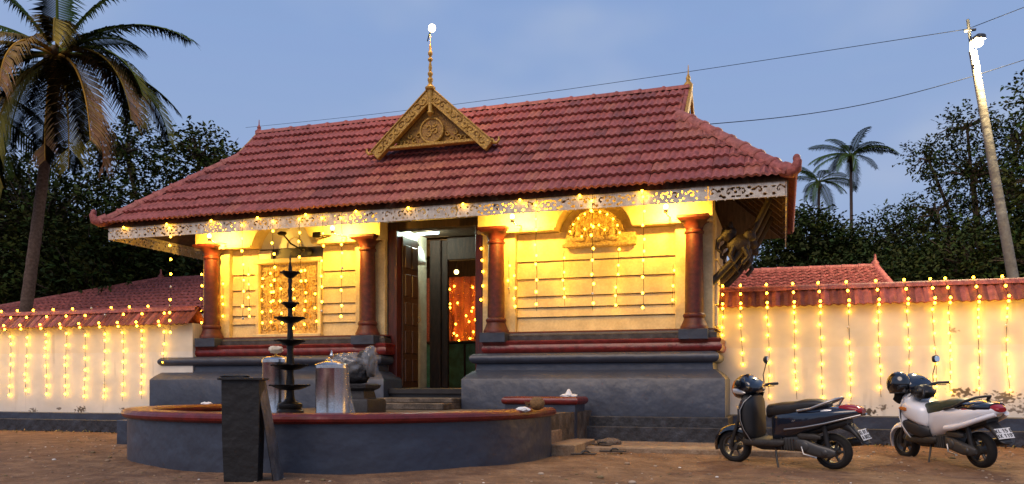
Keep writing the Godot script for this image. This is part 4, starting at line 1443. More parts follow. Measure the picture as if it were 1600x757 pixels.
	obj(b, "rod", M.wire, t)
	b = MB.new()
	b.ball(Vector3(0.05, 0.1, 0), Vector3(0.058, 0.064, 0.058), 18, 11)
	var o := obj(b, "bulb", M.finial_glow, t)
	omni(o, Vector3(0.05, 0.1, 0), Color(1.0, 0.82, 0.56), 1.6, 0.07)
	# white lamp in the passage
	t = thing("passage_lamp", "white lantern hanging on a hook in the doorway", "lamp", Vector3(-6.36, 3.28, -14.05))
	b = MB.new()
	b.tube([Vector3(0.06, 0.26, 0), Vector3(0.06, 0.1, 0)], 0.005, 0.005, 6)
	b.tube([Vector3(0.06, 0.14, 0), Vector3(0.02, 0.02, 0.1), Vector3(0.03, -0.2, 0.12)], 0.005, 0.005, 6)
	obj(b, "hook", M.wire, t)
	b = MB.new()
	b.lathe(Vector3(0.07, 0, 0), [Vector2(0, -0.22), Vector2(0.11, -0.22), Vector2(0.12, -0.2), Vector2(0.12, -0.17), Vector2(0.09, -0.02), Vector2(0.05, 0.06), Vector2(0.02, 0.1), Vector2(0, 0.1)], 16)
	obj(b, "shade", M.white, t)
	t = thing("ceiling_lamp", "cool white tube lamp under the passage ceiling", "lamp", Vector3(-6.1, 3.60, -14.0))
	b = MB.new()
	b.tube([Vector3(-0.21, 0, 0), Vector3(0.21, 0, 0)], 0.018, 0.018, 10)
	o = obj(b, "tube", M.cool_lamp, t)
	omni(o, Vector3.ZERO, Color(0.9, 1.0, 0.92), 0.75, 0.03)
	b = MB.new()
	b.box(Vector3(0, 0.028, 0), Vector3(0.48, 0.018, 0.04), 0.004)
	obj(b, "batten", M.white, t)

func street_lamp() -> void:
	var t := thing("street_lamp", "leaning pale concrete pole with a glaring white street lamp", "street lamp", Vector3(4.95, 0, -19.4))
	var top := Vector3(3.62, 7.6, -19.02) - t.position
	var b := MB.new()
	var k := []
	for i in 9: k.append(Vector3(-0.42, -0.3, 0).lerp(top, i / 8.0) * Vector3(1, 1, 1) + Vector3(0.42 * (1 - i / 8.0), 0, 0))
	b.tube(k, 0.13, 0.075, 12)
	obj(b, "pole", M.pole, t)
	b = MB.new()
	b.tube([top + Vector3(0, -0.3, 0.06), top + Vector3(-0.1, 0.62, 0.06)], 0.03, 0.03, 8)
	b.xbox(Transform3D(Basis(), top + Vector3(-0.06, 0.4, 0.06)), Vector3(0.22, 0.04, 0.05), 0.005)
	obj(b, "bracket", M.casing, t)
	b = MB.new()
	b.loft([[-0.16, 0, 0.06, 0.04, 3.0], [-0.1, 0.01, 0.1, 0.06, 3.0], [0.14, 0.01, 0.1, 0.06, 3.0], [0.2, 0, 0.05, 0.04, 3.0]], 16, Transform3D(Basis(Vector3.UP, -1.2), top + Vector3(0.05, 0.16, 0.16)))
	obj(b, "lamp_head", M.casing, t)
	b = MB.new()
	b.ball(top + Vector3(0.05, 0.07, 0.22), Vector3(0.1, 0.085, 0.1), 18, 11)
	var o := obj(b, "lens", M.street_glow, t)
	omni(o, top + Vector3(0.05, 0.07, 0.22), Color(1.0, 0.9, 0.68), 55.0, 0.12)
	# power lines
	var tp := t.position + top
	for q in [[tp + Vector3(-0.1, 0.43, 0.06), Vector3(-22.0, 11.9, -31.0), Vector3(9.5, 9.2, -16.5), "thin power line crossing above the tiled roof from the lamp pole"], [tp + Vector3(0.06, -0.5, 0.0), Vector3(-1.46, 5.2, -14.3), Vector3(9.5, 8.0, -16.5), "thin power line running from the lamp pole to the roof gablet"]]:
		var w := thing("power_line", q[3], "cable", q[0])
		b = MB.new()
		for seg in [q[1], q[2]]:
			var pp := []
			for i in 17:
				var f := i / 16.0
				pp.append(Vector3.ZERO.lerp(seg - q[0], f) + Vector3(0, -0.5 * sin(PI * f) * (0.35 if seg == q[1] else 0.1), 0))
			b.tube(pp, 0.007, 0.007, 5)
		obj(b, "cable", M.wire, w)

# ---------------------------------------------------------------- trees
func leaf_quad(b: MB, p: Vector3, dir: Vector3, up: Vector3, l: float, w: float) -> void:
	var s := dir.cross(up).normalized() * w
	var m := p + dir * l * 0.5 + up * l * 0.06
	var e := p + dir * l - up * l * 0.1
	var n := up.normalized()
	b._p(p, n); b._p(m - s, n); b._p(m + s, n)
	b._p(m - s, n); b._p(e, n); b._p(m + s, n)

# crown = [centre, radii] lobes; leaves sit in sprays at the ends of twigs
func broad_tree(label: String, at: Vector3, lobes: Array, sprays: int, leaf: float, tint: Color, sd: int, group := "", trunk_r := 0.28) -> void:
	var t := thing("broadleaf_tree", label, "tree", at, 0.0, group)
	var g := RandomNumberGenerator.new()
	g.seed = sd
	var b := MB.new()
	var wood := MB.new()
	var fork := Vector3(0, lobes[0][0].y * 0.45, 0)
	wood.tube([Vector3(0, -0.3, 0), fork * 0.5 + Vector3(0.1, 0, 0.05), fork], trunk_r, trunk_r * 0.7, 10)
	for lb in lobes:
		var c: Vector3 = lb[0]; var r: Vector3 = lb[1]
		wood.tube([fork, fork.lerp(c, 0.5) + Vector3(g.randf_range(-0.3, 0.3), -0.2, 0), c], trunk_r * 0.5, 0.05, 7)
		var ns := int(1.7 * sprays * r.x * r.y / 4.0)
		for i in ns:
			var d := Vector3(g.randfn(), g.randfn() * 0.9 + 0.15, g.randfn()).normalized()
			var rad := pow(g.randf(), 0.4) * (0.85 + 0.3 * g.randf())
			var p := c + d * r * rad
			if i % 9 == 0: wood.tube([c.lerp(p, 0.15), c.lerp(p, 0.6) + Vector3(0, 0.12, 0), p], 0.045, 0.012, 5, false)
			var dir := (d + Vector3(g.randfn(), g.randfn() * 0.4, g.randfn()) * 0.5).normalized()
			var col := Color(tint.r * g.randf_range(0.75, 1.35), tint.g, tint.b * g.randf_range(0.7, 1.2))
			for k in 7:
				b.tint = col
				var o := dir * leaf * 0.45 * k
				var ld := (dir * 0.6 + Vector3(g.randfn(), g.randfn() * 0.5 - 0.2, g.randfn()) * 0.8).normalized()
				var up := (Vector3.UP + Vector3(g.randfn(), g.randfn(), g.randfn()) * 0.5).normalized()
				leaf_quad(b, p + o, ld, up, leaf * g.randf_range(0.8, 1.3), leaf * 0.27)
	obj(wood, "trunk", M.bark, t)
	obj(b, "crown", M.leaf, t)

# one palm leaf: arching rib with two ranks of drooping leaflets
func frond(dir: Vector3, length: float, droop: float, col: Color, tipcol: Color, g: RandomNumberGenerator, dens := 46, wid := 0.55) -> MB:
	var b := MB.new()
	var flat := Vector3(dir.x, 0, dir.z)
	if flat.length() < 0.05: flat = Vector3(0.05, 0, 0.05)
	flat = flat.normalized()
	var el := asin(clampf(dir.normalized().y, -1, 1))
	var pts := []; var p := Vector3.ZERO
	var n := 16
	for i in n + 1:
		pts.append(p)
		var k := float(i) / n
		var a := el - droop * pow(k, 1.25)
		p += (flat * cos(a) + Vector3.UP * sin(a)) * length / n
	b.tint = Color(col.r * 1.5, col.g * 1.15, col.b)
	b.tube(pts, 0.045, 0.008, 5)
	var side := flat.cross(Vector3.UP).normalized()
	var twist := g.randf_range(-0.35, 0.35)
	for i in dens:
		var k := 0.14 + 0.86 * i / dens
		var f := k * n
		var q: Vector3 = pts[int(minf(f, n - 0.01))].lerp(pts[mini(int(f) + 1, n)], f - int(f))
		var along: Vector3 = (pts[mini(int(f) + 1, n)] - pts[int(minf(f, n - 0.01))]).normalized()
		var nrm := side.cross(along).normalized()
		var l := length * wid * 0.46 * pow(sin(PI * clampf(0.1 + 0.86 * k, 0, 1)), 0.6) * g.randf_range(0.85, 1.1)
		for sg in [-1.0, 1.0]:
			var out: Vector3 = (side * sg * cos(twist) + nrm * (0.12 + sin(twist) * sg) + along * (0.45 + 0.5 * k)).normalized()
			var a: Vector3 = q
			var m: Vector3 = q + out * l * 0.5 + Vector3.DOWN * l * 0.07
			var e: Vector3 = q + out * l * 0.9 + Vector3.DOWN * l * g.randf_range(0.25, 0.5)
			var w: Vector3 = along * 0.02 * (length / 3.2) * (64.0 / dens) * (1.15 if dens > 60 else 1.0)
			b.tint = col.lerp(tipcol, clampf(k * g.randf_range(0.6, 1.4), 0, 1)) * g.randf_range(0.75, 1.25)
			var nn := out.cross(along).normalized()
			if nn.y < 0: nn = -nn
			b._p(a - w * 0.6, nn); b._p(m - w, nn); b._p(a + w * 0.6, nn)
			b._p(m - w, nn); b._p(m + w, nn); b._p(a + w * 0.6, nn)
			b._p(m - w, nn); b._p(e, nn); b._p(m + w, nn)
	return b

func palm(label: String, base: Vector3, top: Vector3, fronds: Array, r0: float, r1: float, sd: int, dens := 46) -> void:
	var t := thing("coconut_palm", label, "palm tree", base)
	var g := RandomNumberGenerator.new()
	g.seed = sd
	var b := MB.new()
	var tp := top - base
	var pts := []
	for i in 41:
		var k := i / 40.0
		pts.append(Vector3(tp.x * pow(k, 0.85), tp.y * k, tp.z * k))
	# ringed trunk
	var rows := []
	for i in pts.size():
		var ring := PackedVector3Array()
		var r := lerpf(r0, r1, pow(i / 40.0, 0.7)) * (1.0 + (0.035 if i % 2 == 0 else -0.02))
		for j in 12: ring.push_back(pts[i] + Vector3(cos(TAU * j / 12.0), 0, -sin(TAU * j / 12.0)) * r)
		rows.append(ring)
	b.sheet(rows, true)
	obj(b, "trunk", M.palm_bark, t)
	b = MB.new()
	for i in 14:
		b.tint = Color(0.14, 0.085, 0.03) * g.randf_range(0.6, 1.2)
		var a := g.randf() * TAU
		b.ball(tp + Vector3(cos(a) * r1 * 1.9, g.randf_range(-0.35, 0.15), sin(a) * r1 * 1.9), Vector3(0.12, 0.15, 0.12) * (r1 / 0.14), 8, 6)
	obj(b, "nut_cluster", M.vertex, t)
	for f in fronds:
		var o := obj(frond(f[0], f[1], f[2], f[3], f[4], g, dens, f[5] if f.size() > 5 else 0.55), "frond", M.leaf, t)
		o.position = tp + Vector3(0, 0.1, 0)

func trees() -> void:
	var right := Vector3(0.952, 0, -0.3065)   # across the view
	var away := Vector3(-0.3065, 0, -0.952)
	var gr := Color(0.055, 0.10, 0.026); var ol := Color(0.14, 0.125, 0.03); var br := Color(0.22, 0.12, 0.065); var yl := Color(0.30, 0.21, 0.045)
	# tall palm: [direction, length, droop, colour, tip colour, width]; written as across / up / towards the viewer
	var spec := [
		[0.9, 0.55, 0.1, 3.1, 1.1, gr, gr], [0.85, 0.3, 0.3, 2.3, 0.9, gr, gr], [0.8, 0.05, -0.4, 2.6, 0.9, gr, gr], [0.75, 0.1, 0.35, 3.0, 1.3, gr, ol], [0.6, 0.0, 0.4, 3.5, 1.35, ol, br], [0.42, -0.2, 0.45, 3.3, 1.1, yl, br],
		[-0.05, 0.1, 0.95, 2.7, 1.75, yl, br, 0.75], [0.25, -0.25, 0.35, 3.3, 1.2, ol, ol], [-0.2, -0.3, 0.3, 3.4, 1.2, ol, ol], [-0.75, 0.2, 0.45, 2.6, 1.3, yl, ol], [-0.9, 0.1, 0.1, 2.7, 1.2, gr, gr], [-0.85, 0.55, 0.2, 2.9, 1.0, gr, gr],
		[-0.5, 0.85, 0.2, 2.9, 0.8, gr, gr], [0.05, 1.0, 0.1, 2.8, 0.5, gr, gr], [0.45, 0.9, -0.1, 3.0, 0.9, gr, gr], [-0.6, -0.1, 0.2, 3.0, 1.3, gr, ol], [-0.3, 0.5, -0.7, 2.8, 1.2, gr, gr], [0.4, 0.4, -0.8, 2.8, 1.2, gr, gr], [-0.7, 0.0, -0.5, 2.9, 1.4, gr, gr], [0.62, -0.05, 0.0, 3.2, 1.3, gr, ol], [-0.35, 0.2, 0.7, 2.6, 1.5, ol, br], [0.5, -0.45, 0.2, 3.0, 0.95, br, br], [-0.45, -0.4, 0.3, 2.9, 1.0, ol, br], [0.15, -0.5, 0.5, 2.8, 0.9, yl, br], [0.8, -0.1, 0.3, 3.0, 1.2, ol, ol], [-0.85, -0.1, 0.3, 2.8, 1.2, ol, br], [0.3, 0.35, 0.6, 2.6, 1.6, ol, yl]]
	var fr := []
	for s in spec: fr.append([(right * s[0] + Vector3.UP * s[1] - away * s[2]).normalized(), s[3] * 1.14, s[4] * 1.08, s[5], s[6], s[7] if s.size() > 7 else 0.55])
	palm("tall leaning coconut palm with yellowing drooping fronds behind the low tiled building", Vector3(-17.5, 0, -15.4), Vector3(-16.4, 8.6, -15.75), fr, 0.17, 0.11, 3, 74)
	var g := RandomNumberGenerator.new()
	for q in [["slender distant coconut palm with a full crown above the small tiled roof", Vector3(4.7, 0, -64.5), Vector3(4.54, 17.0, -64.5), 3.3, 11, 17], ["shorter distant coconut palm half sunk in the trees beside another palm", Vector3(2.8, 0, -76.5), Vector3(2.85, 18.0, -76.5), 3.5, 12, 15], ["coconut palm whose fronds reach past the taller palm's crown", Vector3(-19.6, 0, -15.6), Vector3(-19.2, 7.6, -15.6), 2.9, 13, 13]]:
		g.seed = q[4]
		fr = []
		for i in q[5]:
			var a: float = TAU * (i + g.randf() * 0.5) / q[5]
			var el := g.randf_range(-0.25, 1.1)
			fr.append([Vector3(cos(a) * cos(el), sin(el), sin(a) * cos(el)), q[3] * g.randf_range(0.85, 1.1), g.randf_range(0.9, 1.5), gr * 0.8, gr * 0.9, 0.5])
		palm(q[0], q[1], q[2], fr, 0.14, 0.1, q[4], 34)
	var dk := Color(0.044, 0.062, 0.020)
	var place := func(px: float, d: float) -> Vector3:
		var cx := (px - 800.0) / 1320.0
		return Vector3(cx * 0.952 - 0.3065, 0, -cx * 0.3065 - 0.952) * d
	# the wood on the left
	var L := func(c: Vector3, r: Vector3) -> Array: return [c, r]
	broad_tree("wide dark broadleaf tree filling the space behind the tall palm", place.call(60, 27.0), [L.call(Vector3(0, 5.2, 0), Vector3(3.6, 3.0, 2.6)), L.call(Vector3(-3.0, 3.6, 0.3), Vector3(2.8, 2.6, 2.2)), L.call(Vector3(2.6, 3.4, 0.6), Vector3(2.8, 2.6, 2.2)), L.call(Vector3(-2.2, 6.6, 0), Vector3(2.2, 1.8, 1.8))], 560, 0.17, dk, 21)
	broad_tree("dark spreading tree with ragged boughs reaching over the roof's left end", place.call(255, 25.0), [L.call(Vector3(0, 5.4, 0), Vector3(2.2, 2.0, 1.8)), L.call(Vector3(1.3, 7.4, 0), Vector3(1.2, 0.8, 0.9)), L.call(Vector3(-1.4, 7.9, 0), Vector3(1.3, 0.8, 0.9)), L.call(Vector3(2.4, 6.8, 0.2), Vector3(1.0, 0.6, 0.8)), L.call(Vector3(-0.8, 3.4, 0.6), Vector3(2.2, 1.9, 1.7)), L.call(Vector3(1.5, 3.8, 0.2), Vector3(1.8, 1.7, 1.5))], 640, 0.15, dk * 1.15, 22)
	broad_tree("dark rounded tree just showing above the roof's left hip", place.call(380, 36.0), [L.call(Vector3(0, 6.6, 0), Vector3(2.2, 2.6, 2.0)), L.call(Vector3(-1.8, 4.6, 0), Vector3(2.2, 2.6, 2.0))], 500, 0.2, dk, 23)
	broad_tree("low dark tree crowding behind the low tiled building", place.call(150, 24.0), [L.call(Vector3(0, 2.6, 0), Vector3(3.0, 2.4, 1.5)), L.call(Vector3(-3.6, 2.6, 0), Vector3(3.0, 2.4, 1.5)), L.call(Vector3(2.6, 2.4, -0.4), Vector3(2.0, 2.0, 1.2))], 560, 0.18, dk * 0.9, 24)
	# the trees on the right
	broad_tree("tall open tree with airy clumped boughs beside the street lamp", place.call(1540, 31.0), [L.call(Vector3(-0.4, 8.6, 0), Vector3(1.5, 1.1, 1.1)), L.call(Vector3(-1.7, 7.2, 0.3), Vector3(1.1, 0.7, 0.8)), L.call(Vector3(0.9, 7.6, 0), Vector3(1.5, 1.2, 1.1)), L.call(Vector3(-1.9, 9.3, 0), Vector3(0.8, 0.6, 0.6)), L.call(Vector3(-0.6, 10.4, 0), Vector3(0.9, 0.6, 0.7)), L.call(Vector3(1.1, 9.8, 0), Vector3(1.1, 0.8, 0.8)), L.call(Vector3(-0.3, 6.2, 0), Vector3(1.6, 1.0, 1.1)), L.call(Vector3(2.6, 9.0, 0), Vector3(1.4, 1.6, 1.2))], 560, 0.15, dk, 25, "", 0.2)
	broad_tree("dense dark tree with sunken crown below the airy tree", place.call(1535, 27.0), [L.call(Vector3(0, 4.2, 0), Vector3(2.4, 1.8, 1.6)), L.call(Vector3(-2.4, 3.4, 0), Vector3(1.8, 1.6, 1.4)), L.call(Vector3(2.2, 4.8, 0), Vector3(1.9, 1.8, 1.4)), L.call(Vector3(0.3, 2.6, 0.6), Vector3(2.6, 1.5, 1.2))], 850, 0.16, dk * 1.2, 26)
	broad_tree("dark tree at the far side of the lamp pole reaching high", place.call(1660, 24.0), [L.call(Vector3(0, 9.0, 0), Vector3(1.2, 1.0, 1.0)), L.call(Vector3(0.3, 6.6, 0), Vector3(1.8, 1.6, 1.4)), L.call(Vector3(0, 4.0, 0), Vector3(2.0, 1.8, 1.4))], 500, 0.16, dk, 27)
	broad_tree("far dark tree mass left of the slender palm", place.call(1262, 48.0), [L.call(Vector3(0, 8.4, 0), Vector3(2.4, 2.2, 2)), L.call(Vector3(-1.6, 5.8, 0), Vector3(2.6, 2.4, 2)), L.call(Vector3(2.3, 6.6, 0), Vector3(2.6, 2.2, 2))], 560, 0.27, dk, 28)
	broad_tree("far pale-edged tree with thin crown between palm and lamp", place.call(1395, 52.0), [L.call(Vector3(0, 9.6, 0), Vector3(2.4, 1.9, 2)), L.call(Vector3(-2.6, 7.6, 0), Vector3(2.4, 2.2, 2)), L.call(Vector3(2.4, 7.6, 0), Vector3(2.4, 2.2, 2)), L.call(Vector3(0, 6.0, 0), Vector3(3.2, 2.4, 2))], 330, 0.25, dk * 1.2, 29)
	broad_tree("broad far tree closing the gap behind the small tiled roof", place.call(1330, 44.0), [L.call(Vector3(0, 4.6, 0), Vector3(4.0, 2.6, 2)), L.call(Vector3(3.2, 5.0, 0), Vector3(3.0, 2.4, 2))], 600, 0.26, dk, 30)

# ---------------------------------------------------------------- things standing about
func furnishings() -> void:
	var b := MB.new()
	# tiered oil lamp
	var t := thing("oil_lamp_tower", "black iron oil lamp tower with round tiered trays", "lamp tower", Vector3(-5.38, 0.5, -8.42))
	b.lathe(Vector3.ZERO, [Vector2(0, 0), Vector2(0.15, 0), Vector2(0.155, 0.04), Vector2(0.15, 0.09), Vector2(0.125, 0.11), Vector2(0.14, 0.14), Vector2(0.135, 0.17), Vector2(0.07, 0.2), Vector2(0.05, 0.24)], 20)
	obj(b, "foot", M.iron, t)
	b = MB.new()
	b.lathe(Vector3.ZERO, [Vector2(0.05, 0.24), Vector2(0.042, 0.34), Vector2(0.05, 0.42), Vector2(0.036, 0.52), Vector2(0.048, 0.64), Vector2(0.034, 0.76), Vector2(0.045, 0.86), Vector2(0.03, 1.0), Vector2(0.036, 1.12), Vector2(0.024, 1.22), Vector2(0.034, 1.3), Vector2(0.018, 1.38), Vector2(0.03, 1.45), Vector2(0.018, 1.52), Vector2(0.026, 1.58), Vector2(0.014, 1.64), Vector2(0.022, 1.72), Vector2(0.008, 1.8), Vector2(0.012, 1.84), Vector2(0, 1.88)], 14)
	obj(b, "stem", M.iron, t)
	for q in [[0.37, 0.225], [0.6, 0.205], [0.88, 0.165], [1.14, 0.165], [1.31, 0.09], [1.66, 0.098]]:
		b = MB.new()
		var r: float = q[1]; var y: float = q[0]
		b.lathe(Vector3.ZERO, [Vector2(0.03, y - 0.05), Vector2(r * 0.55, y - 0.035), Vector2(r * 0.93, y), Vector2(r, y + 0.018), Vector2(r * 0.95, y + 0.02), Vector2(r * 0.8, y - 0.002), Vector2(0.03, y - 0.012)], 22)
		for k in 7:   # wick spouts on the rim
			var a := TAU * k / 7.0
			b.ball(Vector3(cos(a) * r, y + 0.012, sin(a) * r), Vector3(0.02, 0.012, 0.02), 6, 5)
		obj(b, "tray", M.iron, t)
	# two steel drums
	for q in [["tall brushed steel drum with a cloth-wrapped knob", Vector3(-5.70, 0.5, -8.62), 0.155, 0.70, 0], ["squat brushed steel drum with clear plastic hanging off its side", Vector3(-4.74, 0.5, -8.24), 0.175, 0.62, 1]]:
		t = thing("steel_drum", q[0], "drum", q[1])
		var r: float = q[2]; var h: float = q[3]
		b = MB.new()
		b.lathe(Vector3.ZERO, [Vector2(0, 0), Vector2(r, 0), Vector2(r + 0.004, 0.01), Vector2(r, 0.02), Vector2(r, h - 0.05), Vector2(r + 0.004, h - 0.045)], 36)
		obj(b, "body", M.steel, t)
		b = MB.new()
		b.lathe(Vector3.ZERO, [Vector2(r + 0.006, h - 0.05), Vector2(r + 0.006, h - 0.015), Vector2(r - 0.01, h), Vector2(r * 0.6, h + 0.018), Vector2(0.02, h + 0.03), Vector2(0, h + 0.03)], 36)
		var lid := obj(b, "lid", M.steel, t)
		b = MB.new()
		b.lathe(Vector3(0, h + 0.03, 0), [Vector2(0.016, 0), Vector2(0.012, 0.03), Vector2(0.022, 0.05), Vector2(0.022, 0.07), Vector2(0.009, 0.09), Vector2(0.012, 0.105), Vector2(0, 0.12)], 12)
		obj(b, "knob", M.gold if q[4] == 0 else M.chrome, lid)
		var fn := noise(0.02, 31, 3)
		b = MB.new()
		if q[4] == 0:
			b.ball(Vector3(0, h + 0.1, 0), Vector3(0.085, 0.045, 0.08), 16, 9, 0.5, fn)
			obj(b, "cloth_wrap", M.pale, t)
		else:
			var g := []
			for i in 13:
				var row := PackedVector3Array()
				var k := i / 12.0
				for j in 19:
					var a := lerpf(-0.9, 1.2, j / 18.0)
					var rr := r + 0.012 + 0.075 * k * k + 0.035 * k * fn.get_noise_2d(j * 21.0, i * 7.0) + 0.012 * sin(j * 2.2) * k
					row.push_back(Vector3(rr * cos(a), (h - 0.03) * (1.0 - k) + 0.015, -rr * sin(a)))
				g.append(row)
			g.reverse()
			b.sheet(g)
			obj(b, "plastic_wrap", M.plastic_film, t)
	# altar stone with wrapped offerings
	t = thing("altar_stone", "black stone altar heaped with plastic-wrapped offerings by the doorway", "altar", Vector3(-5.62, 0.5, -10.5))
	b = MB.new()
	b.rloft(-0.28, 0.28, -0.28, 0.28, [Vector2(0, 0), Vector2(0, 0.16), Vector2(-0.02, 0.19), Vector2(-0.1, 0.2), Vector2(-0.12, 0.3), Vector2(-0.06, 0.34), Vector2(-0.05, 0.38), Vector2(-0.1, 0.4)])
	obj(b, "pedestal", M.stone, t)
	var fn := noise(0.02, 14, 4)
	b = MB.new()
	b.ball(Vector3(-0.1, 0.55, 0), Vector3(0.26, 0.17, 0.2), 18, 12, 0.4, fn)
	b.ball(Vector3(-0.27, 0.72, 0.02), Vector3(0.17, 0.11, 0.14), 16, 10, 0.35, fn)
	b.ball(Vector3(0.1, 0.75, 0), Vector3(0.12, 0.12, 0.1), 16, 10, 0.35, fn)
	b.tube([Vector3(0.18, 0.5, 0), Vector3(0.22, 0.75, 0.02), Vector3(0.2, 0.9, 0.02)], 0.06, 0.035, 10)
	obj(b, "carved_stone", M.stone, t)
	b = MB.new()
	b.ball(Vector3(-0.16, 0.66, 0.03), Vector3(0.31, 0.17, 0.24), 30, 18, 0.35, fn)
	b.ball(Vector3(0.2, 0.72, 0.04), Vector3(0.1, 0.2, 0.12), 22, 14, 0.4, fn)
	obj(b, "plastic_wrap", M.plastic_film, t)
	# tall black bin with a bent sheet against it
	t = thing("fire_bin", "tall black sheet-metal bin with a rim lid, in front of the curved wall", "bin", Vector3(-4.72, 0, -6.62), 0.42)
	b = MB.new()
	b.rloft(-0.165, 0.165, -0.15, 0.15, [Vector2(-0.02, -0.05), Vector2(-0.005, 0.4), Vector2(0.0, 0.93)])
	obj(b, "body", M.black_metal, t)
	b = MB.new()
	b.rloft(-0.165, 0.165, -0.15, 0.15, [Vector2(0.005, 0.93), Vector2(0.03, 0.935), Vector2(0.03, 0.95), Vector2(0.0, 0.955)])
	b.ball(Vector3(-0.08, 0.965, 0), Vector3(0.13, 0.02, 0.1), 14, 6, 0.4, fn)
	obj(b, "rim_lid", M.black_metal, t)
	t = thing("bent_sheet", "bent grey metal sheet leaning on the black bin's side", "metal sheet", Vector3(-4.63, 0, -6.72), 0.42)
	b = MB.new()
	var g2 := []; var g3 := []
	for i in 11:
		var k := i / 10.0
		var ra := PackedVector3Array(); var rb := PackedVector3Array()
		for j in 5:
			var u := j / 4.0
			var p := Vector3(0.16 - 0.16 * k + 0.05 * u + 0.012 * sin(u * 3.0 + k * 2.0), 0.94 * k - 0.01, 0.14 - 0.3 * u)
			ra.push_back(p); rb.push_back(p - Vector3(0.006, 0, 0))
		g2.append(ra); rb.reverse(); g3.append(rb)
	b.sheet(g2); b.sheet(g3)
	obj(b, "sheet", M.sheet_metal, t)
	# coconut, offerings, sandals, stone
	t = thing("coconut", "husked brown coconut on the curved wall's end", "coconut", Vector3(-2.72, 0.67, -9.4))
	b = MB.new()
	b.ball(Vector3.ZERO, Vector3(0.088, 0.078, 0.078), 20, 13, 0.12, noise(0.03, 9, 4))
	obj(b, "husk", M.husk, t)
	b = MB.new()
	for i in 9: b.tube([Vector3(-0.08, 0.0, 0), Vector3(-0.1 - 0.02 * (i % 3), -0.01 + 0.008 * i - 0.03, 0.01 * (i - 4)), Vector3(-0.11, -0.04, 0.014 * (i - 4))], 0.005, 0.002, 5)
	obj(b, "fibre_tuft", M.husk, t)
	for q in [["crumpled white cloth beside the coconut", Vector3(-2.83, 0.605, -9.18), Vector3(0.08, 0.03, 0.06)], ["small white offering heap on the short pier", Vector3(-2.93, 0.725, -11.75), Vector3(0.13, 0.03, 0.09)], ["pale scrap of cloth on the curved coping near the plinth", Vector3(-8.05, 0.605, -10.4), Vector3(0.09, 0.025, 0.06)]]:
		b = MB.new()
		b.ball(q[1], q[2], 16, 9, 0.55, fn)
		if q[0].begins_with("small"): b.lathe(q[1] + Vector3(0, 0.015, 0), [Vector2(0.055, 0), Vector2(0.045, 0.03), Vector2(0.02, 0.075), Vector2(0.0, 0.085)], 12)
		tag(obj(b, "white_offering" if q[0].begins_with("small") else "cloth_scrap", M.white), q[0], "offering" if q[0].begins_with("small") else "cloth")
	for q in [["dark strap sandal on the bare earth by the step", Vector3(-2.36, 0.005, -10.22), 0.4, 1.2], ["dark strap sandal on the apron beside the rough stone", Vector3(-2.33, 0.06, -11.15), -0.3, 1.2], ["dark strap sandal lying alone on the apron's edge", Vector3(-2.1, 0.005, -10.75), 0.15, 1.3]]:
		t = thing("sandal", q[0], "sandal", q[1] + Vector3(0, 0.012, 0), q[2])
		var kk: float = q[3]
		b = MB.new()
		b.loft([[-0.13 * kk, 0.012, 0.02, 0.01, 3.0], [-0.11 * kk, 0.014, 0.036, 0.014, 3.0], [0.0, 0.013, 0.034, 0.013, 3.0], [0.08 * kk, 0.013, 0.048, 0.013, 3.0], [0.12 * kk, 0.014, 0.036, 0.012, 3.0], [0.138 * kk, 0.016, 0.015, 0.008, 3.0]], 14)
		obj(b, "sole", M.sandal, t)
		b = MB.new()
		for sg in [-1.0, 1.0]: b.tube([Vector3(0.085, 0.025, 0), Vector3(0.05, 0.045, sg * 0.022), Vector3(0.0, 0.045, sg * 0.04), Vector3(-0.03, 0.02, sg * 0.038)], 0.009, 0.011, 6)
		obj(b, "strap", M.plastic, t)
	b = MB.new()
	b.ball(Vector3(-2.28, 0.09, -11.45), Vector3(0.17, 0.065, 0.1), 16, 9, 0.3, fn)
	tag(obj(b, "rough_stone", M.rubble), "rough pale stone lying against the plinth", "stone")
	b = MB.new()
	b.loft([[-0.5, 0.05, 0.08, 0.05, 3.0], [-0.3, 0.055, 0.1, 0.06, 2.5], [0.1, 0.05, 0.1, 0.055, 2.5], [0.55, 0.045, 0.09, 0.05, 3.0]], 14, Transform3D(Basis(), Vector3(-10.6, 0.23, -12.42)))
	tag(obj(b, "rolled_mat", M.slate), "grey rolled sheet lying on the wall's ledge", "mat")
	# lamp fitting and camera on the shrine bay
	t = thing("wall_fitting", "dark jointed lamp arm hanging from the eaves before the pale lunette", "lamp arm", Vector3(-7.95, 3.36, -12.2))
	b = MB.new()
	b.tube([Vector3(0, 0.05, 0), Vector3(0.05, -0.06, -0.1), Vector3(0.07, -0.11, -0.15), Vector3(0.2, -0.2, -0.3)], 0.014, 0.014, 7)
	b.ball(Vector3(0.2, -0.2, -0.3), Vector3(0.04, 0.035, 0.04), 10, 7)
	b.ball(Vector3(0, 0.04, 0), Vector3(0.09, 0.035, 0.06), 12, 7)
	obj(b, "arm", M.iron, t)
	t = thing("security_camera", "small dark box camera under the eaves beside the lamp arm", "camera", Vector3(-7.45, 3.40, -12.5))
	b = MB.new()
	b.box(Vector3.ZERO, Vector3(0.17, 0.085, 0.1), 0.012)
	obj(b, "housing", M.iron, t)
	b = MB.new()
	b.tube([Vector3(0.07, 0, -0.04), Vector3(0.1, 0.02, -0.25)], 0.016, 0.016, 7)
	obj(b, "mount", M.iron, t)
	# hall furnishings seen through the door
	t = thing("glitter_curtain", "red glittering curtain hung with gold bulbs inside the hall", "curtain", Vector3(-6.6, 1.75, -17.7))
	b = MB.new()
	var gg := []
	for i in 2:
		var row := PackedVector3Array()
		for j in 61: row.push_back(Vector3(-1.4 + 2.8 * j / 60.0, 0.0 if i == 0 else 1.55, 0.045 * sin(j * 1.3)))
		gg.append(row)
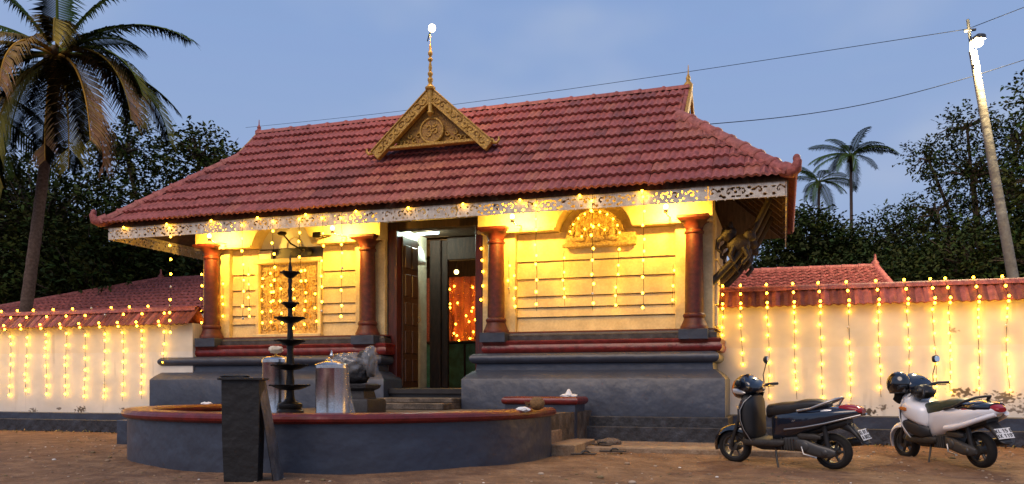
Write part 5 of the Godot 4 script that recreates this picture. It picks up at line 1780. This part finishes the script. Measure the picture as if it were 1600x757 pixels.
	b.sheet(gg)
	obj(b, "cloth", M.red_cloth, t)
	var rg := RandomNumberGenerator.new()
	rg.seed = 4
	b = MB.new()
	for i in 130: b.ball(Vector3(rg.randf_range(-0.9, 0.7), 0.05 + 1.45 * rg.randf(), 0.07), Vector3.ONE * rg.randf_range(0.012, 0.02), 6, 4)
	var sp := obj(b, "sequins", M.sequin, t)
	sp.set_meta("kind", "stuff")
	for i in 24:
		var q := Vector3(rg.randf_range(-0.55, 0.35), 0.08 + 1.3 * (i + rg.randf()) / 24.0, 0.1)
		var o := inst(bulb_mesh, "bulb", M.bulb, t)
		o.position = q
		omni(o, Vector3.ZERO, Color(1.0, 0.66, 0.2), 0.02, 0.018, "bulb_light")
	t = thing("hall_lamp", "bright bare bulb glowing above the glittering curtain", "lamp", Vector3(-6.42, 3.2, -16.2))
	b = MB.new()
	b.ball(Vector3.ZERO, Vector3(0.05, 0.05, 0.05), 12, 8)
	var hb := obj(b, "bulb", M.warm_lamp, t)
	omni(hb, Vector3.ZERO, Color(1.0, 0.8, 0.5), 0.7, 0.05)
	b = MB.new()
	b.tube([Vector3(0, 0.05, 0), Vector3(0, 0.6, 0)], 0.006, 0.006, 6)
	obj(b, "cord", M.wire, t)
	t = thing("green_counter", "pale green counter standing below the glittering curtain", "counter", Vector3(-6.2, 0.82, -16.6))
	b = MB.new()
	b.box(Vector3(0, 0.46, 0), Vector3(2.2, 0.92, 0.3), 0.015)
	obj(b, "front", M.green, t)
	b = MB.new()
	b.box(Vector3(0, 0.945, 0.02), Vector3(2.26, 0.05, 0.38), 0.01)
	obj(b, "top", M.wood, t)
	for i in 3:
		b = MB.new()
		b.box(Vector3(-0.75 + 0.62 * i, 0.5, 0.16), Vector3(0.04, 0.8, 0.03), 0.005)
		obj(b, "rail", M.wood, t)
	t = thing("offering_chest", "dark chest standing on the pale green counter", "chest", Vector3(-5.85, 1.79, -16.6))
	b = MB.new()
	b.box(Vector3(0, 0.18, 0), Vector3(0.5, 0.34, 0.26), 0.02)
	obj(b, "box", M.dark_wood, t)
	b = MB.new()
	b.box(Vector3(0, 0.37, 0), Vector3(0.54, 0.05, 0.3), 0.015)
	obj(b, "lid", M.dark_wood, t)

func litter() -> void:
	var g := RandomNumberGenerator.new()
	g.seed = 99
	var b := MB.new()
	for i in 1700:
		var x := g.randf_range(-11.5, 4.5); var z := g.randf_range(-12.8, -5.2)
		var s := g.randf_range(0.006, 0.02)
		if g.randf() < 0.06: s *= 2.0
		if Vector2(x + 5.2, z + 9.85).length() < 3.0: continue
		b.tint = [Color(0.3, 0.2, 0.12), Color(0.2, 0.13, 0.08), Color(0.42, 0.33, 0.24), Color(0.16, 0.11, 0.05)][g.randi_range(0, 3)]
		if g.randf() < 0.035: b.tint = Color(0.7, 0.68, 0.62)
		b.ball(Vector3(x, ground_y(x, z) + s * 0.2, z), Vector3(s, s * 0.5, s * g.randf_range(0.6, 1.0)), 6, 4)
	tag(obj(b, "pebbles", M.vertex), "small pebbles and scraps strewn over the brown earth", "pebbles", "", "stuff")
	b = MB.new()
	for i in 420:   # tufts and dry leaves along the wall feet
		var right := g.randf() < 0.55
		var x := g.randf_range(0.6, 5.0) if right else g.randf_range(-15.0, -9.3)
		var z := (-13.3 if right else -12.36) + absf(g.randfn()) * 0.22
		b.tint = [Color(0.12, 0.09, 0.03), Color(0.2, 0.13, 0.05), Color(0.06, 0.07, 0.02)][g.randi_range(0, 2)]
		leaf_quad(b, Vector3(x, ground_y(x, z), z), Vector3(g.randfn(), absf(g.randfn()) * 0.7, g.randfn()).normalized(), Vector3(g.randfn() * 0.3, 1, g.randfn() * 0.3), g.randf_range(0.04, 0.1), 0.014)
	tag(obj(b, "dry_leaves", M.vertex), "dry leaves and weeds gathered at the foot of the walls", "leaves", "", "stuff")

# ---------------------------------------------------------------- scooters: x forward, y up, z to the rider's right
func wheel(parent: Node3D, called: String, at: Vector3, r: float) -> void:
	var w := Node3D.new()
	w.name = called
	parent.add_child(w, true)
	w.position = at
	var turn := Transform3D(Basis(Vector3(1, 0, 0), PI / 2), Vector3.ZERO)
	var put := func(prof: Array, seg: int) -> MB:
		var m := MB.new()
		m.lathe(Vector3.ZERO, prof, seg)
		for i in m.v.size():
			m.v[i] = turn * m.v[i]; m.n[i] = turn.basis * m.n[i]
		return m
	var pr := []
	for i in 13:
		var a := -PI * 0.62 + PI * 1.24 * i / 12.0
		pr.append(Vector2(r - 0.047 + 0.047 * cos(a), 0.05 * sin(a)))
	obj(put.call(pr, 32), "tyre", M.rubber, w)
	obj(put.call([Vector2(r - 0.085, -0.035), Vector2(r - 0.062, -0.036), Vector2(r - 0.075, -0.01), Vector2(r - 0.075, 0.01), Vector2(r - 0.062, 0.036), Vector2(r - 0.085, 0.035), Vector2(r - 0.085, -0.035)], 32), "rim", M.casing, w)
	var m := MB.new()
	for i in 6:
		var a := TAU * i / 6.0
		var d := Vector3(cos(a), sin(a), 0)
		m.xbox(Transform3D(Basis(d, Vector3(-d.y, d.x, 0), Vector3(0, 0, 1)), d * (r - 0.07) * 0.5), Vector3(r - 0.07, 0.028, 0.03), 0.006)
	obj(m, "spokes", M.casing, w)
	obj(put.call([Vector2(0, -0.06), Vector2(0.06, -0.055), Vector2(0.065, 0.055), Vector2(0, 0.06)], 20), "hub", M.casing, w)

func text_mesh(s: String, h: float) -> TextMesh:
	var m := TextMesh.new()
	var f := SystemFont.new()
	f.font_names = PackedStringArray(["Droid Sans"])
	f.font_weight = 700
	m.font = f
	m.text = s
	m.font_size = 64
	m.pixel_size = h / 46.0
	m.depth = 0.002
	return m

func scooter(label: String, at: Vector3, turn: float, body: Material, accent: Material, seat: Material, plate1: String, plate2: String, white: bool) -> Node3D:
	var t := thing("parked_scooter", label, "scooter", at, turn)
	t.rotation = Vector3(0, turn, 0)
	t.scale = Vector3(1, 0.94, 1)
	t.rotate_object_local(Vector3(1, 0, 0), -0.09)   # leans left on its side stand
	wheel(t, "front_wheel", Vector3(0.62, 0.215, 0), 0.215)
	wheel(t, "rear_wheel", Vector3(-0.60, 0.215, 0), 0.215)
	var b := MB.new()
	# front mudguard: thin shell over the wheel
	var g := []
	for i in 15:
		var a := lerpf(-0.25, 2.3, i / 14.0)
		var row := PackedVector3Array()
		for j in 11:
			var c := lerpf(-1.35, 1.35, j / 10.0)
			var rr := 0.215 + 0.035 + 0.03 * cos(c) - 0.06 * (1 - cos(c))
			var wid := 0.075 * (0.55 + 0.45 * sin(clampf((a + 0.25) / 2.55, 0, 1) * PI))
			row.push_back(Vector3(0.62 + rr * cos(a), 0.215 + rr * sin(a), wid * sin(c) * 1.15))
		g.append(row)
	b.sheet(g)
	obj(b, "front_mudguard", body, t)
	# fork legs
	b = MB.new()
	for sg in [-1.0, 1.0]: b.tube([Vector3(0.62, 0.215, sg * 0.075), Vector3(0.6, 0.3, sg * 0.085), Vector3(0.5, 0.62, sg * 0.06)], 0.02, 0.024, 8)
	b.tube([Vector3(0.5, 0.55, 0), Vector3(0.36, 0.98, 0)], 0.035, 0.03, 10)
	obj(b, "fork", M.plastic, t)
	# leg shield: front apron shell and inner panel
	var shell := func(prof: Array, back: float, nb: int) -> MB:
		var m := MB.new()
		var ga := []
		for p in prof:   # [x, y, half width]
			var row := PackedVector3Array()
			for j in nb + 1:
				var u := lerpf(-1, 1, float(j) / nb)
				row.push_back(Vector3(p[0] - back * pow(absf(u), 2.2), p[1], u * p[2]))
			ga.append(row)
		ga.reverse()
		m.sheet(ga)
		var inner := []
		for r in ga:
			var q := PackedVector3Array()
			for p in r: q.push_back(p - Vector3(0.02, 0, 0))
			q.reverse()
			inner.append(q)
		m.sheet(inner)
		return m
	obj(shell.call([[0.40, 0.27, 0.15], [0.44, 0.34, 0.19], [0.49, 0.46, 0.23], [0.52, 0.58, 0.245], [0.525, 0.70, 0.235], [0.49, 0.80, 0.195], [0.43, 0.875, 0.13], [0.39, 0.90, 0.08]], 0.13, 16), "front_apron", body, t)
	b = MB.new()
	b.loft([[0.27, 0.60, 0.02, 0.02, 3.0], [0.275, 0.60, 0.14, 0.25, 4.0], [0.33, 0.60, 0.2, 0.29, 4.0], [0.385, 0.60, 0.222, 0.30, 3.2], [0.40, 0.60, 0.2, 0.28, 3.0]], 24)
	obj(b, "inner_panel", M.plastic if not white else body, t)
	# bright edge strip of the shield
	b = MB.new()
	var st := []
	for p in [[0.40, 0.27, 0.15], [0.44, 0.34, 0.19], [0.49, 0.46, 0.23], [0.52, 0.58, 0.245], [0.525, 0.70, 0.235], [0.49, 0.80, 0.195], [0.43, 0.875, 0.13]]: st.append(Vector3(p[0] - 0.135, p[1], -p[2] - 0.002))
	b.tube(st, 0.006, 0.006, 6)
	obj(b, "edge_strip", M.alloy if not white else M.white, t)
	if not white:
		b = MB.new()   # chrome grille blades on the apron
		for k in 3: b.tube([Vector3(0.515 - 0.02 * k, 0.74 - 0.09 * k, -0.1), Vector3(0.44, 0.71 - 0.09 * k, -0.18), Vector3(0.39, 0.68 - 0.09 * k, -0.212)], 0.006, 0.005, 6)
		obj(b, "apron_trim", M.alloy, t)
	else:
		b = MB.new()   # dark lower apron panel
		b.loft([[0.44, 0.52, 0.12, 0.05, 3.0], [0.40, 0.50, 0.215, 0.08, 4.0], [0.25, 0.45, 0.228, 0.11, 4.0], [0.08, 0.41, 0.215, 0.1, 4.0], [0.0, 0.40, 0.16, 0.07, 3.0]], 22)
		obj(b, "dark_fairing", M.plastic, t)
		b = MB.new()   # white flank joining apron and knee panel
		b.loft([[0.45, 0.70, 0.12, 0.08, 2.6], [0.40, 0.69, 0.22, 0.13, 3.0], [0.28, 0.665, 0.238, 0.14, 3.4], [0.12, 0.61, 0.225, 0.15, 3.4], [0.04, 0.58, 0.19, 0.14, 3.0], [0.02, 0.58, 0.1, 0.09, 2.6]], 26)
		obj(b, "flank_panel", body, t)
		b = MB.new()
		b.loft([[0.26, 0.69, 0.01, 0.02, 2.5], [0.29, 0.69, 0.012, 0.026, 2.5], [0.36, 0.70, 0.012, 0.022, 2.5], [0.39, 0.70, 0.006, 0.01, 2.5]], 12, Transform3D(Basis(), Vector3(0, 0, -0.238)))
		obj(b, "side_marker", M.amber_lens, t)
	# floorboard
	b = MB.new()
	b.loft([[-0.1, 0.31, 0.16, 0.03, 5.0], [-0.06, 0.305, 0.19, 0.045, 5.0], [0.3, 0.295, 0.19, 0.045, 5.0], [0.42, 0.30, 0.16, 0.05, 4.0], [0.45, 0.32, 0.1, 0.03, 4.0]], 20)
	obj(b, "floorboard", M.grey_plastic, t)
	b = MB.new()
	b.loft([[-0.3, 0.27, 0.08, 0.05, 3.0], [-0.2, 0.26, 0.11, 0.06, 3.0], [0.2, 0.25, 0.14, 0.05, 4.0], [0.36, 0.27, 0.1, 0.03, 4.0]], 18)
	obj(b, "underbody", M.plastic, t)
	# handlebar cowl and head lamp
	b = MB.new()
	b.loft([[0.235, 0.955, 0.03, 0.02, 2.5], [0.26, 0.965, 0.15, 0.065, 2.5], [0.32, 0.98, 0.17, 0.105, 2.4], [0.40, 0.985, 0.16, 0.148, 2.2], [0.47, 0.97, 0.145, 0.15, 2.2], [0.52, 0.955, 0.125, 0.135, 2.2]], 24)
	obj(b, "handlebar_cowl", accent, t)
	b = MB.new()
	b.loft([[0.515, 0.955, 0.122, 0.132, 2.2], [0.55, 0.95, 0.11, 0.115, 2.2], [0.58, 0.945, 0.08, 0.08, 2.0], [0.595, 0.945, 0.02, 0.02, 2.0]], 22)
	obj(b, "head_lamp", M.amber_lens if not white else M.clear_lens, t)
	b = MB.new()
	b.loft([[0.36, 0.905, 0.01, 0.008, 2.5], [0.39, 0.91, 0.018, 0.022, 2.5], [0.46, 0.925, 0.02, 0.034, 2.5], [0.52, 0.935, 0.012, 0.026, 2.5]], 14, Transform3D(Basis(), Vector3(0, 0, -0.146)))
	obj(b, "front_indicator", M.clear_lens, t)
	for sg in [-1.0, 1.0]:
		b = MB.new()
		b.tube([Vector3(0.3, 0.975, sg * 0.14), Vector3(0.27, 0.985, sg * 0.24), Vector3(0.22, 0.98, sg * 0.35)], 0.017, 0.018, 10)
		obj(b, "handle_grip", M.plastic, t)
	for sg in [-1.0, 1.0]:
		b = MB.new()
		b.tube([Vector3(0.32, 0.96, sg * 0.15), Vector3(0.32, 0.955, sg * 0.24), Vector3(0.26, 0.95, sg * 0.34)], 0.007, 0.007, 6)
		obj(b, "brake_lever", M.plastic, t)
		b = MB.new()
		var top := Vector3(0.30, 1.245, sg * 0.25) if (sg > 0 or white) else Vector3(0.42, 1.03, -0.2)
		b.tube([Vector3(0.31, 1.0, sg * 0.2), Vector3(0.33, 1.1, sg * 0.22), top], 0.006, 0.006, 6)
		if not (white and sg < 0):
			var mm := obj(b, "mirror", M.plastic, t)
			b = MB.new()
			b.loft([[-0.02, 0, 0.02, 0.02, 2.5], [-0.012, 0, 0.058, 0.048, 2.5], [0.01, 0, 0.056, 0.046, 2.5], [0.03, 0, 0.02, 0.02, 2.5]], 18, Transform3D(Basis(Vector3.UP, 0.25), top + Vector3(0, 0.045 if sg > 0 else 0.0, 0)))
			obj(b, "mirror_back", M.plastic, mm)
			b = MB.new()
			b.loft([[-0.017, 0, 0.046, 0.038, 2.5], [-0.0225, 0, 0.044, 0.036, 2.5]], 18, Transform3D(Basis(Vector3.UP, 0.25), top + Vector3(-0.004, 0.045 if sg > 0 else 0.0, 0)))
			obj(b, "mirror_glass", M.mirror_glass if sg > 0 else M.plastic, mm)
	# rear body
	b = MB.new()
	b.loft([[0.07, 0.49, 0.08, 0.17, 3.5], [0.03, 0.51, 0.135, 0.20, 3.5], [-0.1, 0.525, 0.165, 0.185, 3.2], [-0.3, 0.565, 0.195, 0.165, 2.8], [-0.55, 0.62, 0.195, 0.13, 2.5], [-0.75, 0.665, 0.15, 0.085, 2.3], [-0.90, 0.685, 0.095, 0.055, 2.2], [-0.945, 0.69, 0.04, 0.03, 2.0]], 26)
	obj(b, "rear_body", body if white else accent, t)
	if not white:
		b = MB.new()
		b.loft([[0.085, 0.47, 0.06, 0.14, 4.0], [0.06, 0.50, 0.118, 0.2, 4.0], [0.02, 0.52, 0.13, 0.2, 3.5], [-0.06, 0.54, 0.13, 0.17, 3.5]], 22)
		obj(b, "knee_panel", M.plastic, t)
	else:
		b = MB.new()
		b.loft([[0.10, 0.70, 0.05, 0.03, 2.5], [0.07, 0.70, 0.12, 0.06, 2.5], [-0.05, 0.69, 0.14, 0.065, 2.5], [-0.15, 0.69, 0.12, 0.05, 2.5]], 20)
		obj(b, "seat_nose", body, t)
		b = MB.new()   # dark tail section
		b.loft([[-0.38, 0.71, 0.13, 0.05, 2.5], [-0.5, 0.72, 0.165, 0.075, 2.5], [-0.72, 0.725, 0.15, 0.075, 2.5], [-0.88, 0.725, 0.1, 0.05, 2.5]], 22)
		obj(b, "tail_panel", accent, t)
	# side trim strip
	for sg in [-1.0, 1.0]:
		b = MB.new()
		if white: b.tube([Vector3(-0.30, 0.47, sg * 0.17), Vector3(-0.42, 0.485, sg * 0.19), Vector3(-0.6, 0.53, sg * 0.185), Vector3(-0.8, 0.60, sg * 0.145), Vector3(-0.93, 0.65, sg * 0.07)], 0.04, 0.026, 10)
		else: b.tube([Vector3(-0.12, 0.475, sg * 0.172), Vector3(-0.35, 0.51, sg * 0.196), Vector3(-0.6, 0.565, sg * 0.186), Vector3(-0.8, 0.62, sg * 0.145), Vector3(-0.95, 0.66, sg * 0.07)], 0.009, 0.013, 8)
		obj(b, "side_trim", body if white else M.alloy, t)
	if not white:
		b = MB.new()   # raised maker's script on the flank, too small to read
		for k in 9: b.tube([Vector3(-0.22 - 0.026 * k, 0.575 + 0.004 * k, -0.184), Vector3(-0.233 - 0.026 * k, 0.592 + 0.004 * k, -0.185), Vector3(-0.24 - 0.026 * k, 0.575 + 0.004 * k, -0.186)], 0.0028, 0.0028, 5)
		obj(b, "script_badge", M.alloy, t)
	# seat
	b = MB.new()
	b.loft([[0.14, 0.67, 0.06, 0.04, 2.6], [0.12, 0.675, 0.125, 0.085, 2.8], [-0.02, 0.695, 0.15, 0.09, 3.0], [-0.18, 0.71, 0.16, 0.085, 3.0], [-0.30, 0.74, 0.16, 0.085, 3.0], [-0.46, 0.768, 0.14, 0.06, 3.0], [-0.56, 0.765, 0.11, 0.045, 2.8], [-0.59, 0.76, 0.06, 0.02, 2.6]], 24)
	obj(b, "seat", seat, t)
	b = MB.new()   # dark inner guard filling the space under the tail
	b.loft([[-0.22, 0.44, 0.10, 0.07, 3.0], [-0.4, 0.47, 0.12, 0.07, 3.0], [-0.62, 0.52, 0.11, 0.05, 3.0], [-0.8, 0.57, 0.08, 0.04, 3.0]], 16)
	obj(b, "inner_guard", M.plastic, t)
	# grab rail
	b = MB.new()
	for sg in [-1.0, 1.0]: b.tube([Vector3(-0.28, 0.70, sg * 0.165), Vector3(-0.45, 0.735, sg * 0.18), Vector3(-0.6, 0.80, sg * 0.155), Vector3(-0.70, 0.84, sg * 0.09), Vector3(-0.72, 0.845, 0)], 0.016, 0.015, 8)
	b.tube([Vector3(-0.70, 0.835, 0.07), Vector3(-0.66, 0.76, 0.06), Vector3(-0.6, 0.72, 0.05)], 0.014, 0.014, 8)
	obj(b, "grab_rail", M.alloy if not white else M.plastic, t)
	# tail lamp and indicators
	b = MB.new()
	b.loft([[-0.72, 0.735, 0.09, 0.03, 2.6], [-0.80, 0.73, 0.1, 0.045, 2.6], [-0.90, 0.71, 0.085, 0.045, 2.6], [-0.955, 0.695, 0.05, 0.025, 2.4]], 20)
	obj(b, "tail_lamp", M.red_lens, t)
	for sg in [-1.0, 1.0]:
		b = MB.new()
		b.loft([[-0.62, 0.70, 0.008, 0.012, 2.3], [-0.68, 0.698, 0.016, 0.028, 2.3], [-0.78, 0.69, 0.016, 0.028, 2.3], [-0.85, 0.68, 0.008, 0.012, 2.3]], 14, Transform3D(Basis(Vector3.UP, -sg * 0.28), Vector3(0.045, 0.0, sg * 0.33)))
		obj(b, "rear_indicator", M.clear_lens if not white else M.red_lens, t)
	# rear mudguard and number plate
	b = MB.new()
	b.loft([[-0.70, 0.55, 0.06, 0.06, 3.0], [-0.82, 0.50, 0.075, 0.05, 3.0], [-0.92, 0.40, 0.08, 0.035, 3.0], [-0.97, 0.345, 0.075, 0.02, 3.0], [-1.0, 0.325, 0.05, 0.01, 3.0]], 16)
	obj(b, "rear_mudguard", M.plastic, t)
	var px := Transform3D(Basis(Vector3.UP, -PI / 2) * Basis(Vector3.RIGHT, -0.5), Vector3(-0.955, 0.43, 0))
	b = MB.new()
	b.xbox(px, Vector3(0.2, 0.13, 0.006), 0.002)
	var plate := obj(b, "number_plate", M.plate, t)
	for k in 2:
		var o := inst(text_mesh([plate1, plate2][k], 0.045), "plate_text", M.ink, plate)
		o.transform = px * Transform3D(Basis(), Vector3(0, 0.03 - 0.06 * k, 0.0045))
	# engine, drive case, exhaust, stands
	b = MB.new()
	b.loft([[-0.24, 0.30, 0.02, 0.05, 2.5], [-0.27, 0.295, 0.04, 0.075, 2.5], [-0.36, 0.28, 0.045, 0.085, 2.5], [-0.5, 0.235, 0.04, 0.075, 2.5], [-0.64, 0.215, 0.035, 0.06, 2.5], [-0.69, 0.215, 0.015, 0.03, 2.5]], 20, Transform3D(Basis(), Vector3(0, 0, -0.135)))
	var dc := obj(b, "drive_case", M.casing, t)
	b = MB.new()
	b.ball(Vector3(-0.35, 0.283, -0.175), Vector3(0.06, 0.06, 0.02), 16, 9)
	obj(b, "case_boss", M.casing, dc)
	b = MB.new()
	b.ball(Vector3(-0.58, 0.22, -0.165), Vector3(0.04, 0.04, 0.02), 14, 8)
	obj(b, "case_boss", M.casing, dc)
	b = MB.new()
	b.loft([[-0.26, 0.40, 0.02, 0.02, 2.5], [-0.3, 0.40, 0.04, 0.04, 2.8], [-0.48, 0.395, 0.04, 0.04, 2.8], [-0.53, 0.39, 0.02, 0.02, 2.5]], 16, Transform3D(Basis(), Vector3(0, 0, -0.13)))
	obj(b, "air_filter", M.grey_plastic if not white else M.casing, t)
	b = MB.new()   # engine block with cooling fins behind the floorboard
	b.loft([[-0.02, 0.30, 0.1, 0.06, 4.0], [-0.1, 0.30, 0.14, 0.1, 4.0], [-0.34, 0.31, 0.12, 0.11, 4.0]], 16)
	for i in 5: b.box(Vector3(-0.06 - 0.035 * i, 0.29, -0.02), Vector3(0.012, 0.15, 0.25), 0.003)
	obj(b, "engine", M.casing, t)
	b = MB.new()
	b.tube([Vector3(-0.33, 0.285, -0.2), Vector3(-0.36, 0.2, -0.215), Vector3(-0.5, 0.17, -0.225), Vector3(-0.52, 0.175, -0.25)], 0.011, 0.011, 7)
	obj(b, "kick_lever", M.alloy, t)
	b = MB.new()
	for sg in [-1.0, 1.0]: b.tube([Vector3(0.3, 0.96, sg * 0.1), Vector3(0.44, 0.9, sg * 0.1), Vector3(0.47, 0.75, sg * 0.05), Vector3(0.52, 0.5, sg * 0.04)], 0.005, 0.005, 5)
	obj(b, "control_cables", M.plastic, t)
	b = MB.new()
	b.tube([Vector3(-0.2, 0.2, 0.13), Vector3(-0.4, 0.24, 0.16), Vector3(-0.85, 0.33, 0.17)], 0.035, 0.055, 12)
	obj(b, "exhaust", M.casing, t)
	b = MB.new()
	b.tube([Vector3(-0.60, 0.22, -0.1), Vector3(-0.56, 0.55, -0.12)], 0.03, 0.025, 10)
	obj(b, "shock_absorber", M.plastic, t)
	b = MB.new()
	b.tube([Vector3(0.02, 0.24, -0.13), Vector3(-0.03, 0.12, -0.2), Vector3(-0.09, 0.0, -0.275)], 0.012, 0.011, 7)
	b.xbox(Transform3D(Basis(), Vector3(-0.095, 0.002, -0.28)), Vector3(0.05, 0.012, 0.03), 0.003)
	obj(b, "side_stand", M.plastic, t)
	return t

func scooters() -> void:
	# forward is +x; turned so the fronts point away towards the wall
	scooter("black scooter with silver grab rail and red tail lamp", Vector3(0.0, -0.045, -10.2), atan2(0.475, -0.88), M.black_paint, M.blue_paint, M.seat, "KL 01 A", "A 8023", false)
	var f := Vector3(-0.5, 0, -0.866)
	scooter("white scooter with dark tail and green-topped seat", Vector3(1.78, -0.03, -10.95), atan2(-f.z, f.x), M.white_paint, M.blue_paint, M.green_seat, "KL 15 B", "BX 1197", true)
	var x := Transform3D(Basis(Vector3.UP, atan2(-f.z, f.x)) * Basis(Vector3.RIGHT, -0.09), Vector3(1.78, -0.03, -10.95))
	# helmet and bag on the white scooter
	var t := thing("helmet", "glossy black helmet hung on the white scooter's handlebar", "helmet", x * Vector3(0.42, 0.95, -0.2))
	t.basis = x.basis
	var b := MB.new()
	var g := []
	for i in 15:
		var a := lerpf(-0.75, PI / 2, i / 14.0)
		var row := PackedVector3Array()
		for j in 26:
			var c := -TAU * j / 26.0
			row.push_back(Vector3(cos(a) * cos(c) * 0.155, sin(a) * 0.15, cos(a) * sin(c) * 0.13))
		g.append(row)
	b.sheet(g, true)
	b.fan(g[0], false)
	obj(b, "shell", M.black_paint, t)
	b = MB.new()
	var rim := []
	for j in 27: rim.append(Vector3(cos(-0.75) * cos(TAU * j / 26.0) * 0.158, -0.103, cos(-0.75) * sin(TAU * j / 26.0) * 0.133))
	b.tube(rim, 0.009, 0.009, 6)
	obj(b, "rim", M.plastic, t)
	t = thing("black_bag", "soft black bag stuffed behind the white scooter's shield", "bag", x * Vector3(0.17, 0.84, -0.06))
	t.basis = x.basis
	b = MB.new()
	b.ball(Vector3.ZERO, Vector3(0.12, 0.085, 0.13), 18, 11, 0.35, noise(0.015, 3, 3))
	obj(b, "sack", M.seat, t)
	b = MB.new()
	b.tube([Vector3(-0.08, 0.03, -0.06), Vector3(-0.13, -0.01, -0.1), Vector3(-0.11, -0.06, -0.1)], 0.02, 0.012, 7)
	obj(b, "strap", M.seat, t)
	t = thing("black_cover", "matt black cover laid over the white scooter's front apron", "cover", x * Vector3(0.47, 0.80, -0.04))
	t.basis = x.basis
	b = MB.new()
	b.ball(Vector3.ZERO, Vector3(0.075, 0.13, 0.2), 20, 12, 0.2, noise(0.02, 6, 3))
	obj(b, "cloth", M.rubber, t)
